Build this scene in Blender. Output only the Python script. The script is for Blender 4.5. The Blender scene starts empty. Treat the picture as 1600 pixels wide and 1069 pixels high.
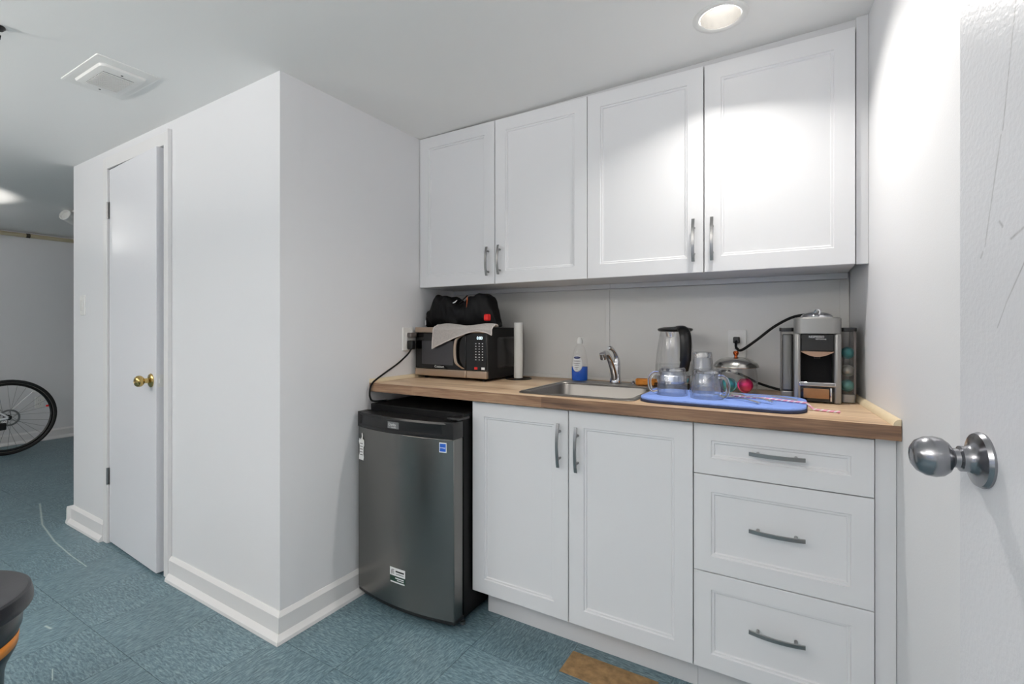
import bpy, bmesh, math, random
from mathutils import Vector, Matrix, noise
random.seed(7)
sc = bpy.context.scene
COL = sc.collection
R = math.radians

# ------------------------------------------------------------------ camera / light / exposure
cam = bpy.data.objects.new('camera', bpy.data.cameras.new('camera'))
COL.objects.link(cam)
cam.location = (0, 0, 1.17)
cam.rotation_euler = (R(90), 0, R(30.7))
cam.data.sensor_width = 36.0
cam.data.lens = 755 / 1600 * 36
cam.data.shift_y = -22.5 / 1600
cam.data.clip_start = 0.02
sc.camera = cam
sc.view_settings.view_transform = 'Standard'
sc.view_settings.look = 'None'
sc.view_settings.gamma = 1.0
sc.view_settings.use_curve_mapping = False
sc.view_settings.exposure = 0.08
world = bpy.data.worlds.new('world'); sc.world = world
world.use_nodes = True
world.node_tree.nodes['Background'].inputs[0].default_value = (0.62, 0.75, 1.0, 1)
world.node_tree.nodes['Background'].inputs[1].default_value = 1.0
sc.cycles.max_bounces = 10
sc.cycles.diffuse_bounces = 6
sc.cycles.transparent_max_bounces = 16
sc.cycles.sample_clamp_indirect = 4.0

CEIL = 2.135
def ceil_z(x): return CEIL if x < -1.674 else CEIL + 0.018 * (x + 1.674)
POT = (-0.216, 1.665)            # recessed light over the counter
FILL_GLOBES = [(-1.35, -0.75), (-3.0, -0.35), (-5.7, 0.75)]
POT_POWER, FILL_GLOBE_RADIANCE, FILL_WINDOW_POWER, FLOORLAMP_POWER, FILL_UPLIGHT_POWER = 9.0, 14.0, 122.0, 24.0, 74.0

POT_SPREAD, POT_TILT = 150, 28
def area_light(name, loc, rot, size, power, color, shape='DISK', size_y=None, spread=180):
    d = bpy.data.lights.new(name, 'AREA'); d.shape = shape; d.size = size
    if size_y: d.size_y = size_y
    d.energy = power; d.color = color; d.spread = R(spread)
    o = bpy.data.objects.new(name, d); COL.objects.link(o)
    o.location = loc; o.rotation_euler = rot
    return o

# ------------------------------------------------------------------ materials
def srgb(r, g, b):
    f = lambda c: (c / 12.92) if c <= 0.04045 else ((c + 0.055) / 1.055) ** 2.4
    return (f(r / 255), f(g / 255), f(b / 255), 1)

def mat(name, col, rough=0.5, metal=0.0, bump=0.0, bscale=200.0, var=0.0, vscale=4.0, emit=None, estr=0, coat=0, stretch=None):
    m = bpy.data.materials.new(name); m.use_nodes = True
    nt = m.node_tree; n = nt.nodes; l = nt.links
    b = n['Principled BSDF']
    b.inputs['Base Color'].default_value = col
    b.inputs['Roughness'].default_value = rough
    b.inputs['Metallic'].default_value = metal
    b.inputs['Coat Weight'].default_value = coat
    tc = n.new('ShaderNodeTexCoord')
    src = tc.outputs['Object']
    if stretch:
        mp = n.new('ShaderNodeMapping'); mp.inputs['Scale'].default_value = stretch
        l.new(src, mp.inputs[0]); src = mp.outputs[0]
    if bump:
        nz = n.new('ShaderNodeTexNoise'); nz.inputs['Scale'].default_value = bscale; nz.inputs['Detail'].default_value = 3
        bp = n.new('ShaderNodeBump'); bp.inputs['Strength'].default_value = bump; bp.inputs['Distance'].default_value = 0.002
        l.new(src, nz.inputs['Vector']); l.new(nz.outputs['Fac'], bp.inputs['Height']); l.new(bp.outputs[0], b.inputs['Normal'])
    if var:
        nz = n.new('ShaderNodeTexNoise'); nz.inputs['Scale'].default_value = vscale; nz.inputs['Detail'].default_value = 4
        mx = n.new('ShaderNodeMix'); mx.data_type = 'RGBA'
        mx.inputs['A'].default_value = tuple(c * (1 - var) for c in col[:3]) + (1,)
        mx.inputs['B'].default_value = tuple(min(1, c * (1 + var)) for c in col[:3]) + (1,)
        l.new(src, nz.inputs['Vector']); l.new(nz.outputs['Fac'], mx.inputs['Factor']); l.new(mx.outputs['Result'], b.inputs['Base Color'])
    if emit:
        b.inputs['Emission Color'].default_value = emit; b.inputs['Emission Strength'].default_value = estr
    return m

def thin_glass(name, tint=(1, 1, 1, 1), rough=0.02, refl=1.0):
    m = bpy.data.materials.new(name); m.use_nodes = True
    nt = m.node_tree; n = nt.nodes; l = nt.links
    n.remove(n['Principled BSDF'])
    out = n['Material Output']
    tr = n.new('ShaderNodeBsdfTransparent'); tr.inputs[0].default_value = tint
    gl = n.new('ShaderNodeBsdfGlossy'); gl.inputs['Roughness'].default_value = rough
    lw = n.new('ShaderNodeLayerWeight'); lw.inputs[0].default_value = 0.5
    pw = n.new('ShaderNodeMath'); pw.operation = 'POWER'; pw.inputs[1].default_value = 3.0; l.new(lw.outputs['Facing'], pw.inputs[0])
    mu = n.new('ShaderNodeMath'); mu.operation = 'MULTIPLY_ADD'; mu.inputs[1].default_value = 0.55 * refl; mu.inputs[2].default_value = 0.045 * refl
    mx = n.new('ShaderNodeMixShader')
    l.new(pw.outputs[0], mu.inputs[0]); l.new(mu.outputs[0], mx.inputs[0]); l.new(tr.outputs[0], mx.inputs[1]); l.new(gl.outputs[0], mx.inputs[2])
    l.new(mx.outputs[0], out.inputs[0])
    return m

def real_glass(name, tint=(1, 1, 1, 1)):
    m = bpy.data.materials.new(name); m.use_nodes = True
    b = m.node_tree.nodes['Principled BSDF']
    b.inputs['Base Color'].default_value = tint; b.inputs['Roughness'].default_value = 0.02
    b.inputs['Transmission Weight'].default_value = 1.0; b.inputs['IOR'].default_value = 1.45
    return m

def line_mask(nt, segs, u_sock, v_sock, noise_sock=None):
    """wear marks: 1 close to any of the segments (u0,v0,u1,v1,width)"""
    n, l = nt.nodes, nt.links
    def M(op, a, b=None, c=None):
        x = n.new('ShaderNodeMath'); x.operation = op
        for i, s in enumerate((a, b, c)):
            if s is None: continue
            if isinstance(s, (int, float)): x.inputs[i].default_value = s
            else: l.new(s, x.inputs[i])
        return x.outputs[0]
    tot = None
    for (u0, v0, u1, v1, w) in segs:
        du, dv = u1 - u0, v1 - v0; L2 = du * du + dv * dv
        pu = M('SUBTRACT', u_sock, u0); pv = M('SUBTRACT', v_sock, v0)
        t = M('MULTIPLY_ADD', pu, du / L2, M('MULTIPLY', pv, dv / L2))
        t = M('MINIMUM', M('MAXIMUM', t, 0.0), 1.0)
        eu = M('SUBTRACT', pu, M('MULTIPLY', t, du)); ev = M('SUBTRACT', pv, M('MULTIPLY', t, dv))
        d = M('SQRT', M('MULTIPLY_ADD', eu, eu, M('MULTIPLY', ev, ev)))
        s = M('SUBTRACT', 1.0, M('MINIMUM', M('DIVIDE', d, w), 1.0))
        tot = s if tot is None else M('MAXIMUM', tot, s)
    return tot

WHITE = srgb(226, 226, 228)
m_wall = mat('wall_paint', srgb(228, 228, 230), 0.55, bump=0.12, bscale=260, var=0.012, vscale=1.5)
m_ceil = mat('ceiling_paint', srgb(240, 239, 237), 0.7, bump=0.10, bscale=200)
m_trim = mat('trim_paint', srgb(228, 227, 227), 0.4, bump=0.05, bscale=120, var=0.02, vscale=6)
m_door = mat('door_paint', srgb(228, 228, 232), 0.32, bump=0.05, bscale=180)
m_cab = mat('cabinet_white', srgb(229, 229, 231), 0.38, bump=0.04, bscale=300)
m_cab_in = mat('cabinet_carcass', srgb(214, 214, 216), 0.5, bump=0.03)
m_panel = mat('backsplash_panel', srgb(216, 215, 212), 0.4, bump=0.05, bscale=150, var=0.01)
m_black = mat('black_plastic', srgb(14, 14, 15), 0.35, bump=0.03)
m_blackmat = mat('black_enamel', srgb(10, 10, 11), 0.55, bump=0.05)
m_blackgloss = mat('black_gloss', srgb(8, 8, 9), 0.08)
m_rubber = mat('black_rubber', srgb(16, 16, 17), 0.6, bump=0.05)
m_nickel = mat('brushed_nickel', srgb(150, 150, 150), 0.28, 1.0, bump=0.04, bscale=120)
m_chrome = mat('chrome', srgb(215, 215, 218), 0.06, 1.0)
m_satin = mat('satin_chrome_knob', srgb(150, 151, 155), 0.22, 1.0, bump=0.02)
m_brass = mat('brass', srgb(188, 162, 104), 0.12, 1.0, bump=0.03)
m_steel = mat('stainless_sink', srgb(146, 142, 138), 0.34, 1.0, bump=0.25, bscale=420)
m_fridge = mat('fridge_steel', srgb(128, 127, 124), 0.27, 1.0, bump=0.05, bscale=30, stretch=(2, 2, 40))
m_beige = mat('champagne_steel', srgb(188, 170, 152), 0.3, 1.0, bump=0.04, bscale=30, stretch=(2, 2, 40))
m_plate = mat('white_plastic', srgb(232, 231, 228), 0.35, bump=0.02)
m_graycord = mat('gray_cord', srgb(92, 86, 84), 0.5, bump=0.02)
m_pine = mat('pale_pine', srgb(224, 206, 174), 0.5, bump=0.1, bscale=40, var=0.08, vscale=10, stretch=(1, 8, 8))
m_paper = mat('paper_towel', srgb(232, 232, 228), 0.9, bump=0.35, bscale=220)
m_print = mat('white_print', srgb(235, 235, 235), 0.5)
m_darkprint = mat('dark_print', srgb(20, 24, 24), 0.5)
m_green = mat('green_print', srgb(12, 52, 38), 0.4)
m_bluep = mat('blue_print', srgb(28, 92, 190), 0.4)
m_red = mat('red_fabric', srgb(210, 24, 20), 0.6, bump=0.1)
m_bag = mat('black_nylon', srgb(7, 7, 9), 0.6, bump=0.35, bscale=60)
m_copper = mat('copper', srgb(186, 92, 50), 0.25, 1.0)
m_cutlery = mat('cutlery_steel', srgb(222, 219, 214), 0.33, 1.0)
m_machine = mat('machine_silver', srgb(148, 147, 145), 0.36, 0.75, bump=0.03)
m_orange = mat('orange_print', srgb(226, 138, 40), 0.45)
m_bin = mat('bin_black', srgb(30, 31, 37), 0.42, bump=0.08, bscale=150)
m_bin2 = mat('bin_body', srgb(24, 31, 38), 0.3)
m_pipe = mat('cream_pipe', srgb(206, 194, 164), 0.35, 0.3, bump=0.05)
m_pipedark = mat('pipe_coupling', srgb(70, 64, 55), 0.4, 0.6)
m_framewhite = mat('bike_white', srgb(225, 226, 230), 0.25, coat=0.5)
m_tyre = mat('tyre_rubber', srgb(18, 18, 19), 0.65, bump=0.2, bscale=160)
m_tyreside = mat('tyre_wall', srgb(150, 146, 140), 0.6, bump=0.1)
m_sponge = mat('sponge', srgb(196, 122, 44), 0.9, bump=1.0, bscale=150, var=0.25, vscale=60)
m_mat = mat('blue_microfiber', srgb(124, 152, 220), 0.95, bump=0.9, bscale=380, var=0.12, vscale=120)
m_matedge = mat('navy_binding', srgb(38, 44, 70), 0.8, bump=0.2)
m_patch = mat('brown_patch', srgb(146, 116, 78), 0.85, bump=0.6, bscale=60, var=0.75, vscale=34)
m_lampglow = mat('lamp_glow', (1, 1, 1, 1), 0.5, emit=(1, 0.98, 0.94, 1), estr=6)
m_can = mat('lamp_can', srgb(150, 148, 145), 0.5, bump=0.1, bscale=80, var=0.06, vscale=50)
m_glass = thin_glass('drinking_glass', (.965, .975, .985, 1), .03, 2.0)
m_solidglass = real_glass('solid_glass')
m_thin = thin_glass('clear_glass')
m_smoke = thin_glass('clear_plastic', (0.80, 0.79, 0.77, 1), 0.08)
m_bluel = mat('blue_soap', srgb(12, 84, 190), 0.12)
m_teal = mat('teal_foil', srgb(64, 165, 172), 0.3, 0.6, bump=0.5, bscale=60)
m_pink = mat('magenta_foil', srgb(214, 40, 104), 0.3, 0.6, bump=0.5, bscale=60)
m_silverfoil = mat('silver_foil', srgb(190, 188, 184), 0.3, 0.8, bump=0.5, bscale=60)
m_darkfoil = mat('dark_foil', srgb(40, 62, 74), 0.3, 0.6, bump=0.5, bscale=60)
m_window = mat('microwave_window', srgb(62, 62, 66), 0.12, bump=0.0)
m_display = mat('display_digits', (0.7, 0.9, 1, 1), 0.5, emit=(0.75, 0.92, 1, 1), estr=1.6)

for _m in (m_bag, m_blackmat, m_rubber):
    _m.node_tree.nodes['Principled BSDF'].inputs['Specular IOR Level'].default_value = 0.22
def m_towel_make():
    m = mat('gray_towel', srgb(178, 172, 168), 0.95, bump=0.8, bscale=350, var=0.22, vscale=170)
    return m
m_towel = m_towel_make()

def make_wood(name, c0, c1, c2):
    m = bpy.data.materials.new(name); m.use_nodes = True
    nt = m.node_tree; n = nt.nodes; l = nt.links; b = n['Principled BSDF']
    tc = n.new('ShaderNodeTexCoord')
    mp = n.new('ShaderNodeMapping'); mp.inputs['Scale'].default_value = (1.6, 26, 26)
    l.new(tc.outputs['Object'], mp.inputs[0])
    nz = n.new('ShaderNodeTexNoise'); nz.inputs['Scale'].default_value = 1.5; nz.inputs['Detail'].default_value = 6; nz.inputs['Distortion'].default_value = 0.7
    l.new(mp.outputs[0], nz.inputs['Vector'])
    mp2 = n.new('ShaderNodeMapping'); mp2.inputs['Scale'].default_value = (12, 260, 260)
    l.new(tc.outputs['Object'], mp2.inputs[0])
    nz2 = n.new('ShaderNodeTexNoise'); nz2.inputs['Scale'].default_value = 1.0; nz2.inputs['Detail'].default_value = 3
    l.new(mp2.outputs[0], nz2.inputs['Vector'])
    # staves: different tone for each plank
    sx = n.new('ShaderNodeSeparateXYZ'); l.new(tc.outputs['Object'], sx.inputs[0])
    def M(op, a, bb=None):
        x = n.new('ShaderNodeMath'); x.operation = op
        for i, s in enumerate((a, bb)):
            if s is None: continue
            if isinstance(s, (int, float)): x.inputs[i].default_value = s
            else: l.new(s, x.inputs[i])
        return x.outputs[0]
    row = M('FLOOR', M('MULTIPLY', sx.outputs[1], 1 / 0.09))
    colm = M('FLOOR', M('ADD', M('MULTIPLY', sx.outputs[0], 1 / 0.62), M('MULTIPLY', row, 0.37)))
    cmb = n.new('ShaderNodeCombineXYZ'); l.new(row, cmb.inputs[0]); l.new(colm, cmb.inputs[1])
    wn = n.new('ShaderNodeTexWhiteNoise'); l.new(cmb.outputs[0], wn.inputs['Vector'])
    f = M('ADD', M('MULTIPLY', nz.outputs['Fac'], 0.75), M('MULTIPLY', nz2.outputs['Fac'], 0.35))
    f = M('ADD', f, M('MULTIPLY', M('SUBTRACT', wn.outputs['Value'], 0.5), 0.22))
    cr = n.new('ShaderNodeValToRGB')
    cr.color_ramp.elements[0].position = 0.28; cr.color_ramp.elements[0].color = c0
    cr.color_ramp.elements[1].position = 0.78; cr.color_ramp.elements[1].color = c2
    e = cr.color_ramp.elements.new(0.52); e.color = c1
    l.new(f, cr.inputs[0]); l.new(cr.outputs[0], b.inputs['Base Color'])
    b.inputs['Roughness'].default_value = 0.42
    bp = n.new('ShaderNodeBump'); bp.inputs['Strength'].default_value = 0.08; bp.inputs['Distance'].default_value = 0.002
    l.new(nz2.outputs['Fac'], bp.inputs['Height']); l.new(bp.outputs[0], b.inputs['Normal'])
    return m
m_wood = make_wood('oak_laminate', srgb(150, 118, 90), srgb(200, 170, 138), srgb(226, 202, 172))
m_woodedge = make_wood('oak_shaded_edge', srgb(82, 60, 46), srgb(134, 102, 78), srgb(178, 146, 116))  # same laminate as the top; the front edge's shade is in its colour

def make_tile():
    m = bpy.data.materials.new('marbled_vinyl'); m.use_nodes = True
    nt = m.node_tree; n = nt.nodes; l = nt.links; b = n['Principled BSDF']
    tc = n.new('ShaderNodeTexCoord'); oi = n.new('ShaderNodeObjectInfo')
    off = n.new('ShaderNodeVectorMath'); off.operation = 'SCALE'; l.new(oi.outputs['Location'], off.inputs[0]); off.inputs['Scale'].default_value = 3.7
    ad = n.new('ShaderNodeVectorMath'); ad.operation = 'ADD'; l.new(tc.outputs['Object'], ad.inputs[0]); l.new(off.outputs[0], ad.inputs[1])
    def nz(scale, stretch, det, dist=0.3):
        mp = n.new('ShaderNodeMapping'); mp.inputs['Scale'].default_value = stretch; mp.inputs['Rotation'].default_value = (0, 0, R(14))
        l.new(ad.outputs[0], mp.inputs[0])
        t = n.new('ShaderNodeTexNoise'); t.inputs['Scale'].default_value = scale; t.inputs['Detail'].default_value = det; t.inputs['Distortion'].default_value = dist
        l.new(mp.outputs[0], t.inputs['Vector']); return t.outputs['Fac']
    big = nz(5, (1, 1.6, 1), 3); st = nz(38, (1, 4.5, 1), 3, 0.6); fl = nz(80, (1, 3.5, 1), 2, 0.4)
    cr = n.new('ShaderNodeValToRGB'); e = cr.color_ramp.elements
    e[0].position = 0.30; e[0].color = srgb(66, 88, 100)
    e[1].position = 0.72; e[1].color = srgb(126, 148, 154)
    k = e.new(0.5); k.color = srgb(92, 116, 126)
    l.new(st, cr.inputs[0])
    r2 = n.new('ShaderNodeValToRGB'); r2.color_ramp.elements[0].position = 0.60; r2.color_ramp.elements[1].position = 0.74
    l.new(fl, r2.inputs[0])
    mx = n.new('ShaderNodeMix'); mx.data_type = 'RGBA'; mx.inputs['B'].default_value = srgb(150, 170, 172)
    sc_ = n.new('ShaderNodeMath'); sc_.operation = 'MULTIPLY'; sc_.inputs[1].default_value = 0.55; l.new(r2.outputs[0], sc_.inputs[0])
    l.new(sc_.outputs[0], mx.inputs['Factor']); l.new(cr.outputs[0], mx.inputs['A'])
    hs = n.new('ShaderNodeHueSaturation'); l.new(mx.outputs['Result'], hs.inputs['Color'])
    mr = n.new('ShaderNodeMapRange'); mr.inputs['To Min'].default_value = 0.80; mr.inputs['To Max'].default_value = 1.16
    l.new(big, mr.inputs['Value']); l.new(mr.outputs[0], hs.inputs['Value'])
    # scuffs and scratches on the floor, in world coordinates
    geo = n.new('ShaderNodeNewGeometry'); sx = n.new('ShaderNodeSeparateXYZ'); l.new(geo.outputs['Position'], sx.inputs[0])
    segs = [(-4.34, 1.16, -3.862, 1.043, .007), (-3.862, 1.043, -3.504, .996, .006), (-3.504, .996, -3.217, .977, .005), (-3.217, .977, -3.0, .971, .0035),
            (-2.54, .695, -2.50, .70, .006), (-2.2, 0.62, -2.13, 0.60, .0025), (-1.9, .70, -1.80, .68, .002)]
    lm = line_mask(nt, segs, sx.outputs[0], sx.outputs[1])
    mx2 = n.new('ShaderNodeMix'); mx2.data_type = 'RGBA'; mx2.inputs['B'].default_value = srgb(196, 206, 200)
    s3 = n.new('ShaderNodeMath'); s3.operation = 'MULTIPLY'; s3.inputs[1].default_value = 0.7; l.new(lm, s3.inputs[0])
    l.new(s3.outputs[0], mx2.inputs['Factor']); l.new(hs.outputs[0], mx2.inputs['A'])
    l.new(mx2.outputs['Result'], b.inputs['Base Color'])
    b.inputs['Roughness'].default_value = 0.42
    bp = n.new('ShaderNodeBump'); bp.inputs['Strength'].default_value = 0.06; bp.inputs['Distance'].default_value = 0.002
    l.new(fl, bp.inputs['Height']); l.new(bp.outputs[0], b.inputs['Normal'])
    return m
m_tile = make_tile()

def make_scuffed_door():
    m = mat('scuffed_door_paint', srgb(222, 222, 226), 0.36, bump=0.3, bscale=130)
    nt = m.node_tree; n = nt.nodes; l = nt.links
    tc = n.new('ShaderNodeTexCoord'); sx = n.new('ShaderNodeSeparateXYZ'); l.new(tc.outputs['Object'], sx.inputs[0])
    nz = n.new('ShaderNodeTexNoise'); nz.inputs['Scale'].default_value = 60; l.new(tc.outputs['Object'], nz.inputs['Vector'])
    # coordinates: u along the leaf from the hinge, v height
    segs = [(0.690, 1.275, 0.652, 1.405, .0022), (0.648, 1.41, 0.610, 1.60, .0018), (.700, 1.262, .695, 1.268, .003), (.655, 1.30, .648, 1.293, .003),
            (.63, 1.275, .60, 1.285, .0025), (.640, 1.20, .60, 1.248, .0018), (.66, 1.17, .64, 1.20, .0014)]
    lm = line_mask(nt, segs, sx.outputs[0], sx.outputs[2])
    a = n.new('ShaderNodeMath'); a.operation = 'MULTIPLY'; l.new(lm, a.inputs[0]); l.new(nz.outputs['Fac'], a.inputs[1])
    mx = n.new('ShaderNodeMix'); mx.data_type = 'RGBA'; mx.inputs['A'].default_value = srgb(222, 222, 226); mx.inputs['B'].default_value = srgb(128, 126, 126)
    l.new(a.outputs[0], mx.inputs['Factor']); l.new(mx.outputs['Result'], n['Principled BSDF'].inputs['Base Color'])
    return m
m_door2 = make_scuffed_door()

# ------------------------------------------------------------------ mesh helpers
class MB:
    def __init__(s): s.v = []; s.f = []
    def add(s, vs, fs):
        o = len(s.v); s.v += [tuple(p) for p in vs]; s.f += [tuple(i + o for i in f) for f in fs]; return s
    def box(s, x0, x1, y0, y1, z0, z1):
        v = [(x0, y0, z0), (x1, y0, z0), (x1, y1, z0), (x0, y1, z0), (x0, y0, z1), (x1, y0, z1), (x1, y1, z1), (x0, y1, z1)]
        return s.add(v, [(0, 3, 2, 1), (4, 5, 6, 7), (0, 1, 5, 4), (1, 2, 6, 5), (2, 3, 7, 6), (3, 0, 4, 7)])
    def lathe(s, prof, seg=32, c=(0, 0, 0), axis='Z', sx=1, sy=1, closed=False):
        vs = []; fs = []; n = len(prof)
        for (r, z) in prof:
            for k in range(seg):
                a = 2 * math.pi * k / seg
                p = (r * math.cos(a) * sx, r * math.sin(a) * sy, z)
                if axis == 'Y': p = (p[0], p[2], p[1])
                if axis == 'X': p = (p[2], p[0], p[1])
                vs.append((p[0] + c[0], p[1] + c[1], p[2] + c[2]))
        rng = n if closed else n - 1
        for i in range(rng):
            j = (i + 1) % n
            for k in range(seg):
                k2 = (k + 1) % seg
                fs.append((i * seg + k, i * seg + k2, j * seg + k2, j * seg + k))
        if not closed:
            if prof[0][0] > 1e-6: fs.append(tuple(range(seg - 1, -1, -1)))
            if prof[-1][0] > 1e-6: fs.append(tuple((n - 1) * seg + k for k in range(seg)))
        return s.add(vs, fs)
    def tube(s, pts, r, seg=8, closed=False, flat=1.0, up=None):
        pts = [Vector(p) for p in pts]; n = len(pts)
        rs = r if isinstance(r, (list, tuple)) else [r] * n
        vs = []; fs = []; nrm = None
        for i, p in enumerate(pts):
            a = pts[(i - 1) % n] if (closed or i > 0) else p
            b = pts[(i + 1) % n] if (closed or i < n - 1) else p
            t = (b - a).normalized()
            if nrm is None:
                u = Vector(up) if up else (Vector((0, 0, 1)) if abs(t.z) < 0.9 else Vector((1, 0, 0)))
                nrm = (u - t * u.dot(t)).normalized()
            else:
                nrm = (nrm - t * nrm.dot(t)).normalized()
            bi = t.cross(nrm)
            for k in range(seg):
                ang = 2 * math.pi * (k + 0.5) / seg
                vs.append(p + nrm * math.cos(ang) * rs[i] * flat + bi * math.sin(ang) * rs[i])
        for i in range(n if closed else n - 1):
            j = (i + 1) % n
            for k in range(seg):
                k2 = (k + 1) % seg
                fs.append((i * seg + k, i * seg + k2, j * seg + k2, j * seg + k))
        if not closed:
            fs.append(tuple(range(seg - 1, -1, -1))); fs.append(tuple((n - 1) * seg + k for k in range(seg)))
        return s.add(vs, fs)
    def loops(s, loops, cap0=True, cap1=True):
        n = len(loops[0]); vs = [p for lp in loops for p in lp]; fs = []
        for i in range(len(loops) - 1):
            for k in range(n):
                k2 = (k + 1) % n
                fs.append((i * n + k, i * n + k2, (i + 1) * n + k2, (i + 1) * n + k))
        if cap0: fs.append(tuple(range(n - 1, -1, -1)))
        if cap1: fs.append(tuple((len(loops) - 1) * n + k for k in range(n)))
        return s.add(vs, fs)
    def prism(s, poly, z0, z1):
        return s.loops([[(x, y, z0) for x, y in poly], [(x, y, z1) for x, y in poly]])
    def prismy(s, poly, y0, y1):
        return s.loops([[(x, y0, z) for x, z in poly], [(x, y1, z) for x, z in poly]])
    def prismx(s, poly, x0, x1):
        return s.loops([[(x0, y, z) for y, z in poly], [(x1, y, z) for y, z in poly]])
    def build(s, name, m, parent=None, bevel=0, seg=2, smooth=True, loc=(0, 0, 0), rot=(0, 0, 0), angle=35, subsurf=0):
        me = bpy.data.meshes.new(name); me.from_pydata(s.v, [], s.f)
        bm = bmesh.new(); bm.from_mesh(me)
        bmesh.ops.recalc_face_normals(bm, faces=bm.faces); bm.to_mesh(me); bm.free()
        me.materials.append(m)
        if smooth:
            for p in me.polygons: p.use_smooth = True
            me.set_sharp_from_angle(angle=R(angle))
        o = bpy.data.objects.new(name, me); COL.objects.link(o)
        o.location = loc; o.rotation_euler = rot
        if parent: o.parent = parent
        if bevel:
            b = o.modifiers.new('bevel', 'BEVEL'); b.width = bevel; b.segments = seg; b.limit_method = 'ANGLE'; b.angle_limit = R(40)
            b.harden_normals = False
        if subsurf:
            q = o.modifiers.new('sub', 'SUBSURF'); q.levels = subsurf; q.render_levels = subsurf
        return o

def tag(o, label, cat, group=None):
    o['label'] = label; o['category'] = cat
    if group: o['group'] = group
    return o
def thing(name, label, cat, loc=(0, 0, 0), rz=0, group=None):
    o = bpy.data.objects.new(name, None); COL.objects.link(o); o.empty_display_size = 0.05
    o.location = loc; o.rotation_euler = (0, 0, rz)
    return tag(o, label, cat, group)
def struct(o, label=None):
    o['kind'] = 'structure'
    if label: o['label'] = label
    return o
def copy_tree(o, parent=None):
    c = o.copy(); COL.objects.link(c); c.parent = parent
    for ch in list(o.children): copy_tree(ch, c)
    return c
def rrect(x0, x1, y0, y1, r, n=5):
    pts = []
    for cx, cy, a0 in ((x1 - r, y1 - r, 0), (x0 + r, y1 - r, 90), (x0 + r, y0 + r, 180), (x1 - r, y0 + r, 270)):
        for k in range(n + 1):
            a = R(a0 + 90 * k / n); pts.append((cx + r * math.cos(a), cy + r * math.sin(a)))
    return pts
def bez(p, n=16):
    """Catmull-Rom through the points"""
    P = [Vector(q) for q in p]; P = [P[0] * 2 - P[1]] + P + [P[-1] * 2 - P[-2]]; out = []
    for i in range(1, len(P) - 2):
        for k in range(n):
            t = k / n; a, b, c, d = P[i - 1], P[i], P[i + 1], P[i + 2]
            out.append(0.5 * ((2 * b) + (c - a) * t + (2 * a - 5 * b + 4 * c - d) * t * t + (3 * b - a - 3 * c + d) * t ** 3))
    out.append(P[-2]); return out
def text(name, body, size, m, parent, loc, rot=(R(90), 0, 0), align='CENTER', sx=1.0):
    cu = bpy.data.curves.new(name, 'FONT'); cu.body = body; cu.size = size; cu.align_x = align; cu.align_y = 'CENTER'; cu.extrude = 0.00015; cu.resolution_u = 2
    t = bpy.data.objects.new(name, cu); me = bpy.data.meshes.new_from_object(t); bpy.data.objects.remove(t)
    me.name = name
    me.materials.clear(); me.materials.append(m)
    o = bpy.data.objects.new(name, me); COL.objects.link(o); o.location = loc; o.rotation_euler = rot; o.scale = (sx, 1, 1); o.parent = parent
    return o

# ------------------------------------------------------------------ setting
YB = 2.20                                         # kitchen back wall
def xr(y): return 0.162 + (YB - y) * 0.0966       # right wall, a little out of square

T = 0.335; GX, GY = -0.70, 1.45
floor = struct(MB().box(-7.0, 1.2, -3.2, 4.4, -0.12, -0.004).build('floor', m_tile, smooth=False), 'blue-green marbled vinyl tile floor')
tile_me = None; cells = []
c30, s30 = math.cos(R(30.7)), math.sin(R(30.7))
for i in range(-19, 4):
    for j in range(-14, 9):
        x, y = GX + (i + .5) * T, GY + (j + .5) * T
        zc = -x * s30 + y * c30; xc = x * c30 + y * s30
        if zc < 0.9 or abs(xc) > 1.14 * zc + 0.4: continue
        if x < -6.7 or x > xr(y) + .1: continue
        if x > -3.7 and y > 1.35 and x < -1.8: continue
        if x >= -1.8 and y > 1.95: continue
        if x < -3.7 and y > 3.3: continue
        cells.append((zc, x, y, i, j))
cells.sort(); cells = cells[:299]
for k, (zc, x, y, i, j) in enumerate(cells):
    if tile_me is None:
        h = T / 2 - 0.0007
        o = MB().box(-h, h, -h, h, -0.0045, 0.0).build('floor_tile', m_tile, floor, smooth=False); tile_me = o.data
    else:
        o = bpy.data.objects.new('floor_tile', tile_me); COL.objects.link(o); o.parent = floor
    o.location = (x, y, -random.random() * 0.0004); o.rotation_euler = (0, 0, R(90) * ((i + j) % 2) + R(180) * random.randint(0, 1))
pt = MB().box(-0.702, -0.397, 1.498, 1.616, -0.004, 0.0012).build('patch_tile', m_patch, floor, smooth=False)
pt['label'] = 'bare brown patch of floor in front of the toe kick'

# ceiling with the round cut-out for the pot light
def ceiling():
    mb = MB(); top = 0.15
    xs = [-7.0, -1.674, POT[0] - .09, POT[0] + .09, 1.2]; ys = [-3.2, POT[1] - .09, POT[1] + .09, 4.4]
    for a in range(4):
        for b in range(3):
            if a == 2 and b == 1: continue
            x0, x1, y0, y1 = xs[a], xs[a + 1], ys[b], ys[b + 1]
            mb.add([(x0, y0, ceil_z(x0)), (x1, y0, ceil_z(x1)), (x1, y1, ceil_z(x1)), (x0, y1, ceil_z(x0))], [(0, 1, 2, 3)])
    # ring around the hole
    n = 32; sq = []; ci = []
    for k in range(n):
        a = 2 * math.pi * k / n; ca, sa = math.cos(a), math.sin(a); q = 0.09 / max(abs(ca), abs(sa))
        for rr, lst in ((q, sq), (0.066, ci)):
            x, y = POT[0] + rr * ca, POT[1] + rr * sa; lst.append((x, y, ceil_z(x)))
    mb.loops([sq, ci], False, False)
    mb.add([(-7, -3.2, CEIL + top), (1.2, -3.2, CEIL + top), (1.2, 4.4, CEIL + top), (-7, 4.4, CEIL + top)], [(0, 1, 2, 3)])
    return mb.build('ceiling', m_ceil, smooth=False)
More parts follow.
